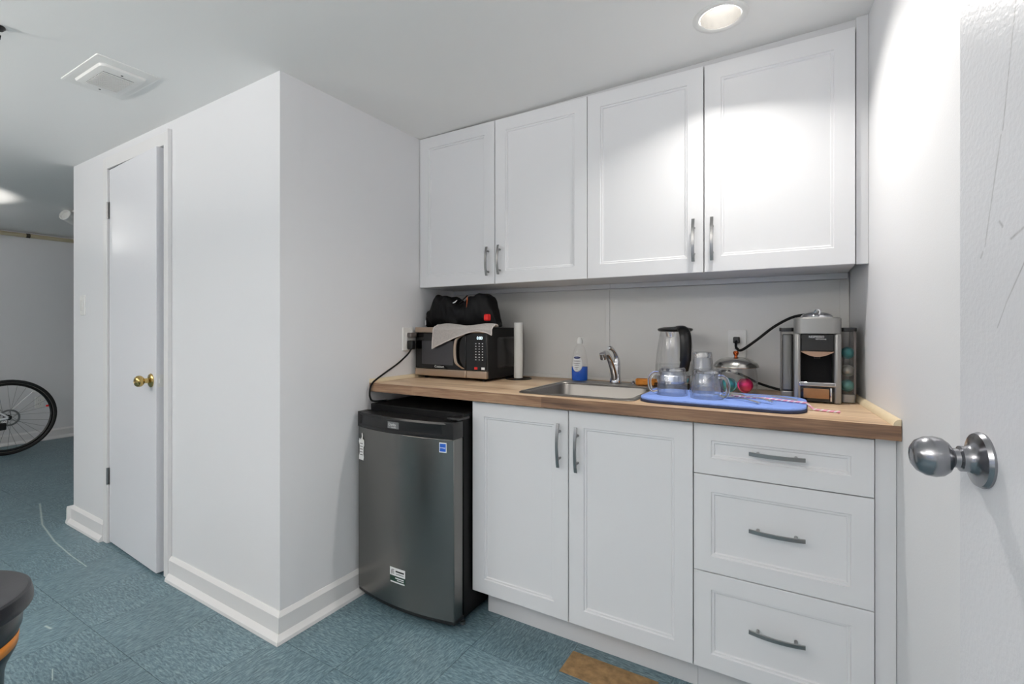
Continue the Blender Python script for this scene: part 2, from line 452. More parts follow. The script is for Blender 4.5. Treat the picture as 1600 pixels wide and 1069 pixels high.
struct(ceiling(), 'flat white painted ceiling')

HZ = 2.30
struct(MB().box(-1.70, 1.0, YB, YB + 0.12, 0, HZ).build('wall_back', m_wall, smooth=False), 'white wall behind the counter')
struct(MB().box(-1.774, -1.674, 1.16, YB + .1, 0, HZ).build('wall_left', m_wall, smooth=False), 'white wall beside the fridge')
dy = YB + .1 + 3.2
struct(MB().prism([(xr(YB + .1), YB + .1), (xr(-3.1), -3.1), (xr(-3.1) + .12, -3.1), (xr(YB + .1) + .12, YB + .1)], 0, HZ).build('wall_right', m_wall, smooth=False), 'white wall at the end of the counter')
struct(MB().box(-6.95, -6.75, -3.2, 4.3, 0, HZ).build('wall_far', m_wall, smooth=False), 'far white wall behind the bicycle')
struct(MB().box(-6.8, -1.7, 4.2, 4.4, 0, HZ).build('wall_recess', m_wall, smooth=False))
# wall behind the camera, with an added window opening for frontal fill light
w = MB(); WX0, WX1, WZ0, WZ1 = -2.7, -0.3, 0.85, 1.90
w.box(-6.95, WX0, -3.2, -3.08, 0, HZ).box(WX1, 1.0, -3.2, -3.08, 0, HZ).box(WX0, WX1, -3.2, -3.08, 0, WZ0).box(WX0, WX1, -3.2, -3.08, WZ1, HZ)
struct(w.build('wall_rear', m_wall, smooth=False))
win = struct(MB().box(WX0, WX1, -3.15, -3.145, WZ0, WZ1).build('fill_window', m_thin, smooth=False))
wf = MB()
for a in (WX0, (WX0 + WX1) / 2 - .02, WX1 - .04): wf.box(a, a + .04, -3.17, -3.12, WZ0, WZ1)
wf.box(WX0, WX1, -3.17, -3.12, WZ0, WZ0 + .04).box(WX0, WX1, -3.17, -3.12, WZ1 - .04, WZ1)
wf.build('fill_window_frame', m_trim, win, smooth=False)
area_light('fill_window_light', ((WX0 + WX1) / 2, -3.3, (WZ0 + WZ1) / 2), (R(90), 0, R(180)), WX1 - WX0, FILL_WINDOW_POWER, (1.0, 0.985, 0.98), 'RECTANGLE', WZ1 - WZ0)

# partition: the closet block with its door, local x runs left from the corner
PA = (-1.674, 1.114); PR = R(-1.0); PL = 2.068
def ploc(x, y): return (PA[0] + x * math.cos(PR) - y * math.sin(PR), PA[1] + x * math.sin(PR) + y * math.cos(PR))
OX0, OX1, OZ = -1.562, -0.885, 2.035
p = MB().box(-PL, OX0, 0, .1, 0, HZ).box(OX1, 0, 0, .1, 0, HZ).box(OX0, OX1, 0, .1, OZ, HZ).box(-PL, -PL + .1, .1, 3.2, 0, HZ)
part = struct(p.build('wall_partition', m_wall, smooth=False, loc=(PA[0], PA[1], 0), rot=(0, 0, PR)), 'white closet wall with a narrow door')
# casing
c = MB()
for (x0, x1) in ((OX0 - .038, OX0 + .014), (OX1 - .012, OX1 + .040)):
    c.box(x0, x1, -.012, 0.0, 0, OZ + .055)
c.box(OX0 + .014, OX1 - .012, -.012, 0.0, OZ - .006, OZ + .055)
c.box(OX0 - .0, OX0 + .014, 0.0, .1, 0, OZ).box(OX1 - .012, OX1, 0.0, .1, 0, OZ).box(OX0, OX1, 0.045, .06, OZ - .02, OZ)
c.box(OX1 + .032, OX1 + .044, -.018, 0, 0, OZ + .06)
struct(c.build('trim_1', m_trim, bevel=.002, loc=(PA[0], PA[1], 0), rot=(0, 0, PR)), 'white casing around the closet door')
# baseboards with a shoe moulding
def bb_profile(d=.014, h=.106):
    return [(0, 0), (-.032, 0), (-.030, .012), (-.020, .024), (-d, .030), (-d, h - .016), (-d + .005, h - .008), (-.003, h), (0, h)]
def baseboard(name, x0, x1, loc, rz, label, miter=0.0):
    mb = MB(); pr = bb_profile()
    mb.loops([[(x0, y, z) for y, z in pr], [(x1 - miter * y, y, z) for y, z in pr]])
    return struct(mb.build(name, m_trim, loc=loc, rot=(0, 0, rz), smooth=True, angle=30), label)
baseboard('baseboard_partition', OX1 + .044, 0, (PA[0], PA[1], 0), PR, 'white baseboard between closet door and corner', 1.0)
baseboard('baseboard_stub', -PL - .0, OX0 - .038, (PA[0], PA[1], 0), PR, 'short white baseboard left of the closet door')
mb = MB(); pr = bb_profile()
mb.loops([[(0 - y, 1.114 + y, z) for y, z in pr], [(0 - y, 1.52, z) for y, z in pr]])
struct(mb.build('baseboard_left', m_trim, loc=(-1.674, 0, 0), smooth=True, angle=30), 'white baseboard beside the fridge')
mb = MB(); mb.loops([[(0 - y, -3, z) for y, z in pr], [(0 - y, 4.2, z) for y, z in pr]])
struct(mb.build('baseboard_far', m_trim, loc=(-6.75, 0, 0), smooth=True, angle=30), 'white baseboard under the far wall')
# closet end wall baseboard
mb = MB(); mb.loops([[(-PL + y, 0 - .03, z) for y, z in pr], [(-PL + y, 3.0, z) for y, z in pr]])
struct(mb.build('baseboard_end', m_trim, loc=(PA[0], PA[1], 0), rot=(0, 0, PR), smooth=True, angle=30), 'white baseboard at the end of the closet wall')

# closet door, ajar
hx, hy = ploc(OX0 + .017, -.002)
d1 = struct(MB().box(0, .620, 0, .035, .012, OZ - .010).build('door_1', m_door, bevel=.0015, loc=(hx, hy, 0), rot=(0, 0, PR + R(-2.6))), 'narrow white flush door standing slightly ajar')
for z in (.32, 1.76):
    hb = MB().lathe([(0.0, 0), (.006, 0), (.006, .09), (0, .09)], 12, (-.004, -.006, z)).box(-.028, -.004, -.0035, -.001, z, z + .09).box(-.002, .012, -.0015, -.0002, z, z + .09)
    for q in (.03, .06): hb.lathe([(.0066, 0), (.0066, .002)], 12, (-.004, -.006, z + q))
    hb.build('hinge', m_nickel, d1)
def knob_profile(s=1.0, egg=False):
    pr = [(0.0, 0), (.0325, 0), (.0330, .003), (.030, .007), (.018, .011), (.0125, .014), (.0115, .026), (.013, .030)]
    if egg: pr += [(.020, .033), (.0245, .040), (.0262, .048), (.0255, .056), (.0215, .065), (.0135, .071), (.0075, .0725), (.007, .0715), (0, .0712)]
    else: pr += [(.019, .033), (.025, .040), (.027, .048), (.0255, .057), (.019, .064), (.010, .067), (.008, .0655), (0, .0655)]
    return [(r * s, z * s) for r, z in pr]
k1 = MB().lathe([(r, -z) for r, z in knob_profile(1.0)], 32, axis='Y').build('door_knob', m_brass, d1, loc=(.562, 0, .918)); k1['label'] = 'round brass knob'
lt = MB().box(-.0005, .0012, -.013, .013, -.03, .03).box(0, .006, -.006, .006, -.010, .010).build('latch_plate', m_plate, d1, loc=(.620, .0175, .918))

# open door at the right
A2 = R(98.0)
d2 = struct(MB().box(0, .76, -.035, 0, .012, 2.03).build('door_2', m_door2, bevel=.0015, loc=(.303, .167, 0), rot=(0, 0, A2)), 'open white textured door with dark scuff marks')
k2 = MB()
k2.lathe([(0.0, 0), (.0355, 0), (.0362, .003), (.034, .0075), (.026, .010), (.019, .013), (.0165, .017), (.0165, .024), (.0125, .026), (.0118, .031), (.0150, .0335), (.0205, .037), (.0250, .043), (.0268, .051), (.0255, .061), (.0205, .070), (.0135, .0750), (.0085, .0762), (.0078, .0756), (0, .0755)], 40, axis='Y')
k2.build('door_knob', m_satin, d2, loc=(.694, 0, .997), rot=(0, 0, 0))['label'] = 'satin chrome egg-shaped knob on a round rose'
MB().lathe([(0, 0), (.0025, 0), (.0025, .002), (0, .002)], 12, axis='Y').build('set_screw', m_darkprint, d2, loc=(.702, .027, 1.006), rot=(R(90), 0, 0))

# ------------------------------------------------------------------ cabinets
def door_panel(w, h, t=.018, inset=.056):
    mb = MB()
    def rect(i, y): return [(i, y, i), (w - i, y, i), (w - i, y, h - i), (i, y, h - i)]
    L = [rect(0, t), rect(0, .0012), rect(.0012, 0), rect(inset, 0), rect(inset + .0022, .0042), rect(inset + .008, .0044), rect(inset + .0100, .0082), rect(inset + .0120, .0088)]
    return mb.loops(L)
def handle(parent, loc, vertical=True, L=.158, bow=.010):
    mb = MB(); n = 12; w = .0055; t = .0028
    lp = []
    for i in range(n + 1):
        u = (i / n - .5); s = u * L; y = -.024 - bow * (1 - (2 * u) ** 2) + bow * .5
        dyd = 8 * bow * u / L; nn = Vector((0, 1, -dyd)).normalized()
        if vertical: lp.append([(-w, y - t, s), (w, y - t, s), (w, y + t, s), (-w, y + t, s)])
        else: lp.append([(s, y - t, -w), (s, y - t, w), (s, y + t, w), (s, y + t, -w)])
    mb.loops(lp)
    for q in (-.048, .048):
        c = (0, 0, q) if vertical else (q, 0, 0)
        mb.lathe([(.0048, -.025), (.0048, 0)], 12, c, axis='Y')
    return mb.build('handle', m_nickel, parent, loc=loc, bevel=.0006, seg=1)

YD = 1.585                                   # face of the base doors
# sink base cabinet
sb = thing('sink_base_cabinet', 'white two-door base cabinet under the sink', 'cabinet', (-1.126, YD, 0))
W1 = .8425
b = MB().box(0, .016, .02, .60, .115, .878).box(W1 - .016, W1, .02, .60, .115, .878).box(.016, W1 - .016, .02, .60, .115, .131).box(.016, W1 - .016, .588, .60, .131, .878).box(.016, W1 - .016, .02, .036, .80, .878)
b.build('cabinet_body', m_cab_in, sb, smooth=False)
MB().box(.022, W1, .082, .098, 0, .114).build('toe_kick', m_cab_in, sb, bevel=.001)
h = .755; z0 = .119
da = door_panel(.4165, h).build('cabinet_door', m_cab, sb, loc=(.0005, 0, z0), smooth=False)
handle(da, (.4165 - .031, 0, h - .125))
db = door_panel(.4200, h).build('cabinet_door', m_cab, sb, loc=(.4208, 0, z0), smooth=False)
handle(db, (.034, 0, h - .133))
# drawer cabinet
dc = thing('drawer_cabinet', 'white base cabinet with three drawers beside the open door', 'cabinet', (-.283, YD, 0))
W2 = .456
b = MB().box(0, .016, .02, .50, .115, .878).box(W2 - .016, W2, .02, .50, .115, .878).box(.016, W2 - .016, .02, .50, .115, .131).box(.016, W2 - .016, .488, .50, .131, .878).box(.016, W2 - .016, .02, .036, .80, .878)
b.build('cabinet_body', m_cab_in, dc, smooth=False)
MB().box(0, W2 + .03, .082, .098, 0, .114).build('toe_kick', m_cab_in, dc, bevel=.001)
for (za, zb, hz) in ((.7195, .874, .082), (.4195, .7165, .157), (.119, .4165, .163)):
    dr = door_panel(W2 - .003, zb - za, inset=.050).build('drawer', m_cab, dc, loc=(.0015, 0, za), smooth=False)
    handle(dr, ((W2 - .003) / 2, 0, hz), vertical=False, L=.142)
MB().box(W2 + .001, W2 + .046, .012, .030, .0, .878).build('filler_strip', m_cab, dc, bevel=.001)

# upper cabinets
YU = 1.889; ZU0, ZU1 = 1.374, 2.136
def wall_cab(x0, w, label, d0, d1, doors, hl, hr):
    t = thing('wall_cabinet', label, 'cabinet', (x0, YU, ZU0))
    H = ZU1 - ZU0
    b = MB().box(0, .016, .02, .3105, .0, H - .012).box(w - .016, w, .02, .3105, 0, H - .012).box(.016, w - .016, .02, .3105, 0, .016).box(.016, w - .016, .02, .3105, H - .028, H - .012).box(.016, w - .016, .296, .3105, .016, H - .03)
    b.box(.016, w - .016, .15, .3, H * .5, H * .5 + .016)
    b.build('cabinet_body', m_cab_in, t, smooth=False)
    MB().box(.0, w, .285, .3105, -.022, -.0005).build('hanging_rail', m_cab_in, t, bevel=.001)
    wd = (w - .004) / 2 - .001
    dl = door_panel(wd, H - .003).build('cabinet_door', m_cab, t, loc=(.001, 0, 0), smooth=False)
    handle(dl, (wd - .032, 0, .105 if hl is None else hl), L=hr)
    dr = door_panel(wd, H - .003).build('cabinet_door', m_cab, t, loc=(w - .001 - wd, 0, 0), smooth=False)
    handle(dr, (.028, 0, .108 if hl is None else hl), L=hr)
    return t
wall_cab(-1.672, .9135, 'white two-door wall cabinet above the microwave', 0, 0, 2, None, .135)
wc2 = wall_cab(-.7580, .9140, 'white two-door wall cabinet above the coffee machine', 0, 0, 2, .118, .158)
f = MB(); f.add([(-1.672, YU + .022, ZU1 - .012), (.19, YU + .022, ZU1 - .012), (.19, YU + .022, ceil_z(.19) - .0005), (-1.672, YU + .022, ceil_z(-1.67) - .0005),
       (-1.672, YU + .04, ZU1 - .012), (.19, YU + .04, ZU1 - .012), (.19, YU + .04, ceil_z(.19) - .0005), (-1.672, YU + .04, ceil_z(-1.67) - .0005)],
      [(0, 1, 2, 3), (4, 7, 6, 5), (0, 4, 5, 1), (1, 5, 6, 2), (2, 6, 7, 3), (3, 7, 4, 0)])
struct(f.build('trim_2', m_cab_in, smooth=False), 'narrow white strip between wall cabinets and ceiling')
struct(MB().box(.158, xr(YU + .01) - .0005, YU + .010, YU + .028, ZU0 + .0, ceil_z(.17) - .0005).build('trim_3', m_cab_in, bevel=.001), 'narrow white filler strip beside the last wall cabinet')

# backsplash
bs = struct(MB().box(-1.673, -.784, YB - .005, YB - .0005, .935, 1.350).build('trim_4', m_panel, smooth=False), 'white backsplash board behind the microwave')
bs2 = struct(MB().box(-.784, .158, YB - .009, YB - .0005, .935, 1.350).build('trim_5', m_panel, smooth=False), 'white backsplash board behind the coffee machine')
struct(MB().box(-.7855, -.765, YB - .0125, YB - .0092, .935, 1.345).build('trim_6', m_panel, bevel=.0008), 'thin vertical batten over the backsplash seam')
struct(MB().box(.132, .1615, YB - .0135, YB - .0092, .935, 1.345).build('trim_7', m_panel, bevel=.0008), 'thin vertical batten in the backsplash corner')

# ------------------------------------------------------------------ countertop and sink
ZC = .92; YC = 1.553
SX0, SX1, SY0, SY1 = -.935, -.478, 1.600, 2.105
ct = MB(); zt, zb = ZC, .882
hx0, hx1, hy0, hy1 = SX0 + .018, SX1 - .018, SY0 + .018, SY1 - .018
def slab(poly): ct.prism(poly, zb, zt)
yb = YB - .0095; xl = -1.6735
slab([(xl, YC), (hx0, YC), (hx0, yb), (xl, yb)])
slab([(hx0, YC), (hx1, YC), (hx1, hy0), (hx0, hy0)])
slab([(hx0, hy1), (hx1, hy1), (hx1, yb), (hx0, yb)])
slab([(hx1, YC), (xr(YC) - .001, YC), (xr(yb) - .001, yb), (hx1, yb)])
ct.v = [(x, y + .0012 if y == YC else y, z) for x, y, z in ct.v]
cto = tag(ct.build('countertop', m_wood, smooth=False), 'oak wood-effect countertop running wall to wall', 'countertop')
eb = MB().box(xl, xr(YC) - .001, YC, YC + .0011, zb, zt).build('shaded_edge', m_woodedge, cto, smooth=False)
eb['label'] = 'wood-grain front edge with its shade in a darker brown'
def quarter(name, a, bb, side, label):
    a, bb = Vector(a), Vector(bb); n = Vector(((bb - a).y, -(bb - a).x, 0)).normalized() * side
    pr = [(0, 0)] + [(.017 * math.cos(R(t)), .017 * math.sin(R(t))) for t in range(0, 91, 15)]
    mb = MB().loops([[tuple(q + n * u + Vector((0, 0, w_))) for u, w_ in pr] for q in (a, bb)])
    return struct(mb.build(name, m_pine, smooth=True), label)
quarter('trim_8', (xr(YC) - .0015, YC, ZC + .0003), (xr(yb) - .0015, yb, ZC + .0003), -1, 'pale pine quarter-round strip at the right end of the counter')
quarter('trim_9', (xl, YC, ZC + .0003), (xl, yb, ZC + .0003), 1, 'pale pine quarter-round strip at the left end of the counter')
struct(MB().box(xl + .02, xr(yb) - .02, yb - .010, yb - .0003, ZC + .0003, ZC + .016).build('trim_10', m_panel, bevel=.002), 'white strip along the back of the counter')

sk = thing('kitchen_sink', 'small drop-in stainless steel sink set in the countertop', 'sink', ((SX0 + SX1) / 2, 1.85, ZC))
ox, oy = -(SX0 + SX1) / 2, -1.85
def lp(x0, x1, y0, y1, r, z): return [(x + ox, y + oy, z) for x, y in rrect(x0, x1, y0, y1, r, 6)]
bx0, bx1, by0, by1 = SX0 + .030, SX1 - .030, SY0 + .030, SY1 - .125
L = [lp(SX0 + .001, SX1 - .001, SY0 + .001, SY1 - .001, .035, .0003), lp(SX0, SX1, SY0, SY1, .036, .002), lp(SX0 + .006, SX1 - .006, SY0 + .006, SY1 - .006, .032, .006),
     lp(bx0 - .014, bx1 + .014, by0 - .014, by1 + .012, .052, .0062), lp(bx0 - .012, bx1 + .012, by0 - .012, by1 + .010, .05, .0030), lp(bx0 - .003, bx1 + .003, by0 - .003, by1 + .003, .05, .0022), lp(bx0, bx1, by0, by1, .05, -.002),
     lp(bx0 + .006, bx1 - .006, by0 + .006, by1 - .006, .05, -.12), lp(bx0 + .025, bx1 - .025, by0 + .025, by1 - .025, .045, -.15), lp(bx0 + .15, bx1 - .15, by0 + .11, by1 - .11, .03, -.155)]
MB().loops(L, False, True).build('sink_bowl', m_steel, sk, angle=50)
MB().lathe([(0, -.1535), (.040, -.1535), (.042, -.1525), (.036, -.1515), (.02, -.1535)], 24, (0, -.045, 0)).build('drain', m_chrome, sk)

# faucet
fa = thing('kitchen_faucet', 'single-lever chrome faucet behind the sink', 'faucet', (-.694, 2.062, ZC + .0065))
MB().lathe([(0, 0), (.026, 0), (.027, .004), (.0245, .012), (.0225, .03), (.0215, .075), (.018, .082), (0, .083)], 28).build('faucet_body', m_chrome, fa)
sp = bez([(0, -.010, .016), (0, -.038, .066), (-.001, -.078, .112), (-.002, -.118, .136), (-.003, -.150, .130)], 8)
MB().tube(sp, [.0150 - .0035 * min(1, i / 20) for i in range(len(sp))], 14).build('spout', m_chrome, fa)
MB().lathe([(0, -.014), (.0125, -.014), (.014, -.010), (.014, .012), (.011, .014), (0, .014)], 20).build('spout_tip', m_chrome, fa, loc=(-.003, -.151, .126), rot=(R(25), 0, 0))
lv = bez([(.004, 0, .078), (.004, .002, .105), (0, -.012, .134), (-.008, -.036, .153), (-.013, -.054, .154)], 6)
MB().tube(lv, [.0165, .0165, .016, .0155, .015, .014, .013, .0115, .0105, .0095, .009, .0085, .008, .008, .008, .0085, .009, .0095, .010, .010, .010, .0095, .009, .008, .006], 12).build('lever', m_chrome, fa)
MB().lathe([(0, 0), (.012, 0), (.012, .002), (.004, .012), (0, .0125)], 16, (.075, .015, 0)).build('spray_cap', m_chrome, fa)

# ------------------------------------------------------------------ fridge
FX, FY = -1.652, 1.47; FW = .522
fr = thing('mini_fridge', 'compact stainless steel fridge with black sides under the counter', 'fridge', (FX, FY, 0))
def arc(n=20, bulge=.034, off=0.0, x0=0.0, x1=FW):
    out = []
    for i in range(n + 1):
        x = x0 + (x1 - x0) * i / n; u = 2 * x / FW - 1
        out.append((x, -bulge * (1 - u * u) + off))
    return out
MB().box(.004, FW - .004, .066, .56, .022, .832).build('fridge_body', m_blackmat, fr, bevel=.004)
poly = arc() + [(FW, .056), (0, .056)]
door = MB().prism(poly, .045, .742).build('fridge_door', m_fridge, fr, bevel=.0025, angle=40)
MB().prism([(x, y + .004) for x, y in arc()] + [(FW + .003, .060), (-.003, .060)], .030, .0445).build('door_base', m_black, door, bevel=.002)
# black top trim with a scooped grip
trim = MB()
lo = arc(24, .034, 0.0); 
def arcl(off, z, sh=0): return [(x, y + off, z) for x, y in arc(24, .034)] + [(FW, .058, z), (0, .058, z)]
trim.loops([arcl(-.002, .7425), arcl(-.003, .752), arcl(.003, .757), arcl(.004, .790), arcl(-.001, .797), arcl(.002, .805)])
tr = trim.build('top_trim', m_black, fr, angle=40)
MB().prism(rrect(.0, .06, -.004, .060, .004, 2), .742, .8065).build('end_cap', m_black, tr, loc=(FW - .0585, -.0045, 0), bevel=.002)
MB().prism(rrect(.0, .030, -.002, .058, .004, 2), .742, .8065).build('end_cap', m_black, tr, loc=(-.0015, -.002, 0), bevel=.002)
MB().box(.47, .525, .02, .10, .8075, .820).build('hinge_cap', m_black, fr, bevel=.004)
def on_arc(x, off=.0): u = 2 * x / FW - 1; return -.034 * (1 - u * u) + off
def curved_plate(x0, x1, z0, z1, off, m, name, parent, t=.0012):
    a = [(x0 + (x1 - x0) * i / 6, on_arc(x0 + (x1 - x0) * i / 6, off)) for i in range(7)]
    return MB().prism(a + [(x, y + t) for x, y in reversed(a)], z0, z1).build(name, m, parent, smooth=True, angle=40)
bd = curved_plate(.205, .268, .760, .787, .0022, m_nickel, 'badge', tr, .003)
text('lettering', 'Danby', .016, m_print, bd, (.232, on_arc(.232) + .0017, .776), rot=(R(90), 0, R(-2)))
text('lettering', 'DESIGNER', .006, m_print, bd, (.240, on_arc(.240) + .0017, .765), rot=(R(90), 0, R(-2)))
es = curved_plate(.462, .492, .690, .728, -.0006, m_print, 'energy_sticker', door, .0008)
curved_plate(.4645, .4895, .694, .724, -.0010, m_bluep, 'sticker_print', es, .0008)
ya = on_arc(.477, -.0013)
text('lettering', 'energy', .0085, m_print, es, (.477, ya - .0006, .709), rot=(R(90), 0, R(9)))
# rolled-scroll magnet at upper left
sm = MB(); n = 28; pts = []
out = [(0, 0), (.030, -.002), (.034, .012), (.030, .025), (.031, .055), (.036, .062), (.035, .085), (.024, .090), (.026, .105), (.021, .116), (.018, .112), (.019, .098), (.012, .084), (.003, .090), (-.002, .078), (.004, .062), (.004, .028), (-.001, .014)]
smo = MB().prismy(out, 0, .002).build('scroll_magnet', m_plate, door, loc=(.016, on_arc(.034, -.0025), .602), rot=(0, 0, R(-7)), bevel=.0005, seg=1); smo['label'] = 'pale scroll-shaped sticker'
for q in (.02, .032, .044, .056, .068): 
    MB().box(.008, .027, -.0006, .0002, q, q + .003).build('print_line', m_graycord, smo)
st = curved_plate(.222, .304, .168, .200, -.0006, m_print, 'service_sticker', door, .0008)
curved_plate(.222, .304, .140, .168, -.0006, m_green, 'sticker_band', st, .0008)
sa = R(0)
text('lettering', '(E', .024, m_darkprint, st, (.238, on_arc(.238) - .0016, .184), rot=(R(90), 0, R(-1)), sx=1.0)
for x0, x1, z0, z1, mm in ((.254, .298, .184, .190, m_darkprint), (.256, .296, .176, .178, m_darkprint), (.252, .297, .158, .162, m_print), (.262, .297, .151, .154, m_print), (.226, .302, .1405, .1455, m_print)):
    curved_plate(x0, x1, z0, z1, -.0011, mm, 'print_line', st, .0008)
for x in (.05, FW - .05):
    for y in (.10, .52):
        MB().lathe([(0, 0), (.015, 0), (.015, .008), (.008, .010), (.008, .024), (0, .024)], 16, (x, y, 0)).build('foot', m_black, fr)
MB().lathe([(0, 0), (.011, 0), (.011, .012), (.004, .014), (.004, .034), (0, .034)], 14, (FW - .012, .072, 0)).build('foot', m_nickel, fr)

# ------------------------------------------------------------------ microwave
mw = thing('microwave', 'compact black microwave with champagne metal bands on the countertop', 'microwave', (-1.655, 1.84, ZC))
MW, MH = .43, .252
MB().box(0, MW, .012, .335, .010, MH - .002).build('microwave_body', m_blackmat, mw, bevel=.004)
pan = MB().prismy(rrect(MW + .0002, MW + .006, 0.05, .2, .002, 2), .03, .04)
sp_ = MB().loops([[(MW, y, z) for y, z in rrect(.085, .305, .055, .205, .02, 4)], [(MW + .004, y, z) for y, z in rrect(.092, .298, .062, .198, .02, 4)]]).build('side_panel', m_black, mw)
MB().box(.002, .313, -.004, .012, .050, .224).build('door_glass', m_blackgloss, mw, bevel=.002)
MB().box(.315, MW - .001, -.004, .012, .050, .224).build('control_panel', m_blackgloss, mw, bevel=.002)
MB().box(.045, .238, -.0048, -.0042, .070, .185).build('door_window', m_window, mw)
for (x0, x1) in ((.001, .3135), (.3155, MW)):
    for z0, z1 in ((.014, .049), (.225, MH)):
        MB().box(x0, x1, -.006, .012, z0, z1).build('metal_band', m_beige, mw, bevel=.003)
hp = [(.300, .216), (.272, .196), (.262, .175), (.259, .140), (.262, .100), (.272, .078), (.300, .056)]
hh = MB(); hb = bez([(x, -.018 if 0 < i < 6 else -.006, z) for i, (x, z) in enumerate(hp)], 5)
hh.loops([[(q.x - .007, q.y - .003, q.z), (q.x + .007, q.y - .003, q.z), (q.x + .007, q.y + .003, q.z), (q.x - .007, q.y + .003, q.z)] for q in hb])
hh.build('door_handle', m_beige, mw, bevel=.001)
text('lettering', 'Cuisinart', .016, m_print, mw, (.155, -.0048, .0605))
dsp = text('clock_digits', '0:00', .021, m_display, mw, (.392, -.0048, .201), sx=.9)
for r_ in range(7):
    for c_ in range(3):
        z = .176 - r_ * .0125; 
        MB().box(-.0028, .0028, -.0004, .0002, -.0014, .0014).build('button_print', m_print, mw, loc=(.371 + c_ * .0185, -.0046, z))
for x0, mm in ((.362, m_red), (.402, m_print)):
    MB().box(0, .018, -.0006, .0002, 0, .011).build('button', mm, mw, loc=(x0, -.0046, .056))
for x, y in ((.04, .04), (.39, .04), (.04, .30), (.39, .30)):
    MB().lathe([(0, 0), (.012, 0), (.014, .011), (0, .011)], 14, (x, y, 0)).build('foot', m_rubber, mw)

# towel over the microwave front
NU, NV = 44, 26
def towel():
    top = ZC + MH + .0035; vs = []; fs = []
    for i in range(NU + 1):
        u = i / NU
        xb = .138 + .332 * u
        hang = .098 * (1 - u) ** 1.6 + .012 + (.030 * max(0, (u - .72) / .28) ** 1.5)
        for j in range(NV + 1):
            v = j / NV; back = .048 - .006 * u; tot = back + hang; s = v * tot
            if s < back - .008: y = back - s; z = top + .012 * math.sin(math.pi * min(1, s / back)) * (0.6 + .4 * math.sin(9 * u)); 
            else:
                q = s - (back - .008); y = .008 - min(q, .024) * 1.0 + .0; y = max(y, -.0165); z = top - max(0, q - .010) - .0
            z += .0012 * noise.noise(Vector((u * 9, v * 7, 1)))
            y -= .003 + .0035 * (1 + noise.noise(Vector((u * 5, v * 3, 4))))
            x = xb - .012 * v * (1 - u)
            vs.append((-1.655 + x, 1.84 + y, z))
    for i in range(NU):
        for j in range(NV):
            a = i * (NV + 1) + j; fs.append((a, a + 1, a + NV + 2, a + NV + 1))
    mb = MB(); mb.v = vs; mb.f = fs
    o = mb.build('dish_towel', m_towel, angle=180)
    s = o.modifiers.new('thick', 'SOLIDIFY'); s.thickness = .005; s.offset = 0
    return o
def hem(o):
    me = o.data; N1 = NV + 1
    pts = [me.vertices[j].co.copy() for j in range(2, N1)] + [me.vertices[i * N1 + NV].co.copy() for i in range(1, NU + 1)] + [me.vertices[NU * N1 + j].co.copy() for j in range(NV - 1, 1, -1)]
    MB().tube([p + Vector((0, -.0022, .0005)) for p in pts], .0026, 8).build('hem', mat('pale_hem', srgb(206, 200, 196), .9, bump=.4, bscale=300), o)
tw = tag(towel(), 'gray speckled dish towel draped over the microwave top edge', 'towel')
hem(tw)

# black bag on the microwave
def bag():
    nu, nv = 72, 28; vs = []; fs = []
    prof = [(-.205, .035), (-.195, .085), (-.168, .118), (-.152, .158), (-.128, .168), (-.085, .160), (-.052, .146), (-.018, .112), (.004, .120), (.040, .152), (.075, .168), (.105, .166), (.128, .150), (.142, .10), (.160, .062), (.166, .03)]
    def top(x):
        for (a, za), (b_, zb_) in zip(prof, prof[1:]):
            if x <= b_:
                t = (x - a) / (b_ - a); return za + (zb_ - za) * t
        return prof[-1][1]
    for i in range(nu + 1):
        x = -.205 + .371 * i / nu; H = top(x)
        D = .072 * (1 - abs((x + .02) / .190) ** 4 * .65)
        for j in range(nv):
            a = 2 * math.pi * j / nv; ca, sa = math.cos(a), math.sin(a)
            e = .62
            y = D * math.copysign(abs(ca) ** e, ca); z = H * .5 + H * .5 * math.copysign(abs(sa) ** e, sa)
            p = Vector((x, y, z))
            nz = noise.noise(p * 20) * .008 + noise.noise(p * 60 + Vector((3, 1, 0))) * .004 + abs(noise.noise(Vector((x * 26 + z * 20, y * 9, 2)))) * .016 - .006
            k = 1 if z > .012 else .1
            y += nz * ca * k * 1.0; z += nz * sa * k; x2 = x + .004 * noise.noise(p * 30 + Vector((7, 7, 7))) * k
            vs.append((x2, y, max(z, 0.0)))
    for i in range(nu):
        for j in range(nv):
            j2 = (j + 1) % nv; fs.append((i * nv + j, i * nv + j2, (i + 1) * nv + j2, (i + 1) * nv + j))
    fs.append(tuple(range(nv))); fs.append(tuple(nu * nv + k for k in range(nv)))
    mb = MB(); mb.v = vs; mb.f = fs
    return mb
bg = thing('soft_bag', 'crumpled black nylon bag lying on the microwave', 'bag', (-1.424, 1.955, ZC + MH - .0005))
bg.scale = (1.16, 1, 1)
bag().build('bag_body', m_bag, bg, angle=60)
MB().tube(bez([(-.06, -.062, .145), (-.03, -.075, .120), (.0, -.074, .112), (.05, -.074, .152)], 6), .008, 6, flat=.3).build('strap', m_bag, bg)
MB().prismx(rrect(-.078, -.048, .030, .062, .006, 2), .134, .152).build('tag', m_red, bg, bevel=.003)['label'] = 'bright red tag'
MB().tube([(.050, -.074, .150), (.052, -.079, .12), (.049, -.079, .095)], .0008, 6).build('zipper_pull', m_copper, bg)
MB().tube([(-.199, -.040, .012), (-.198, -.042, .036)], .0025, 6).build('buckle', m_print, bg)
MB().tube([(-.030, -.074, .116), (-.012, -.077, .122), (-.002, -.075, .132)], [.002, .003, .001], 6).build('buckle', m_print, bg)

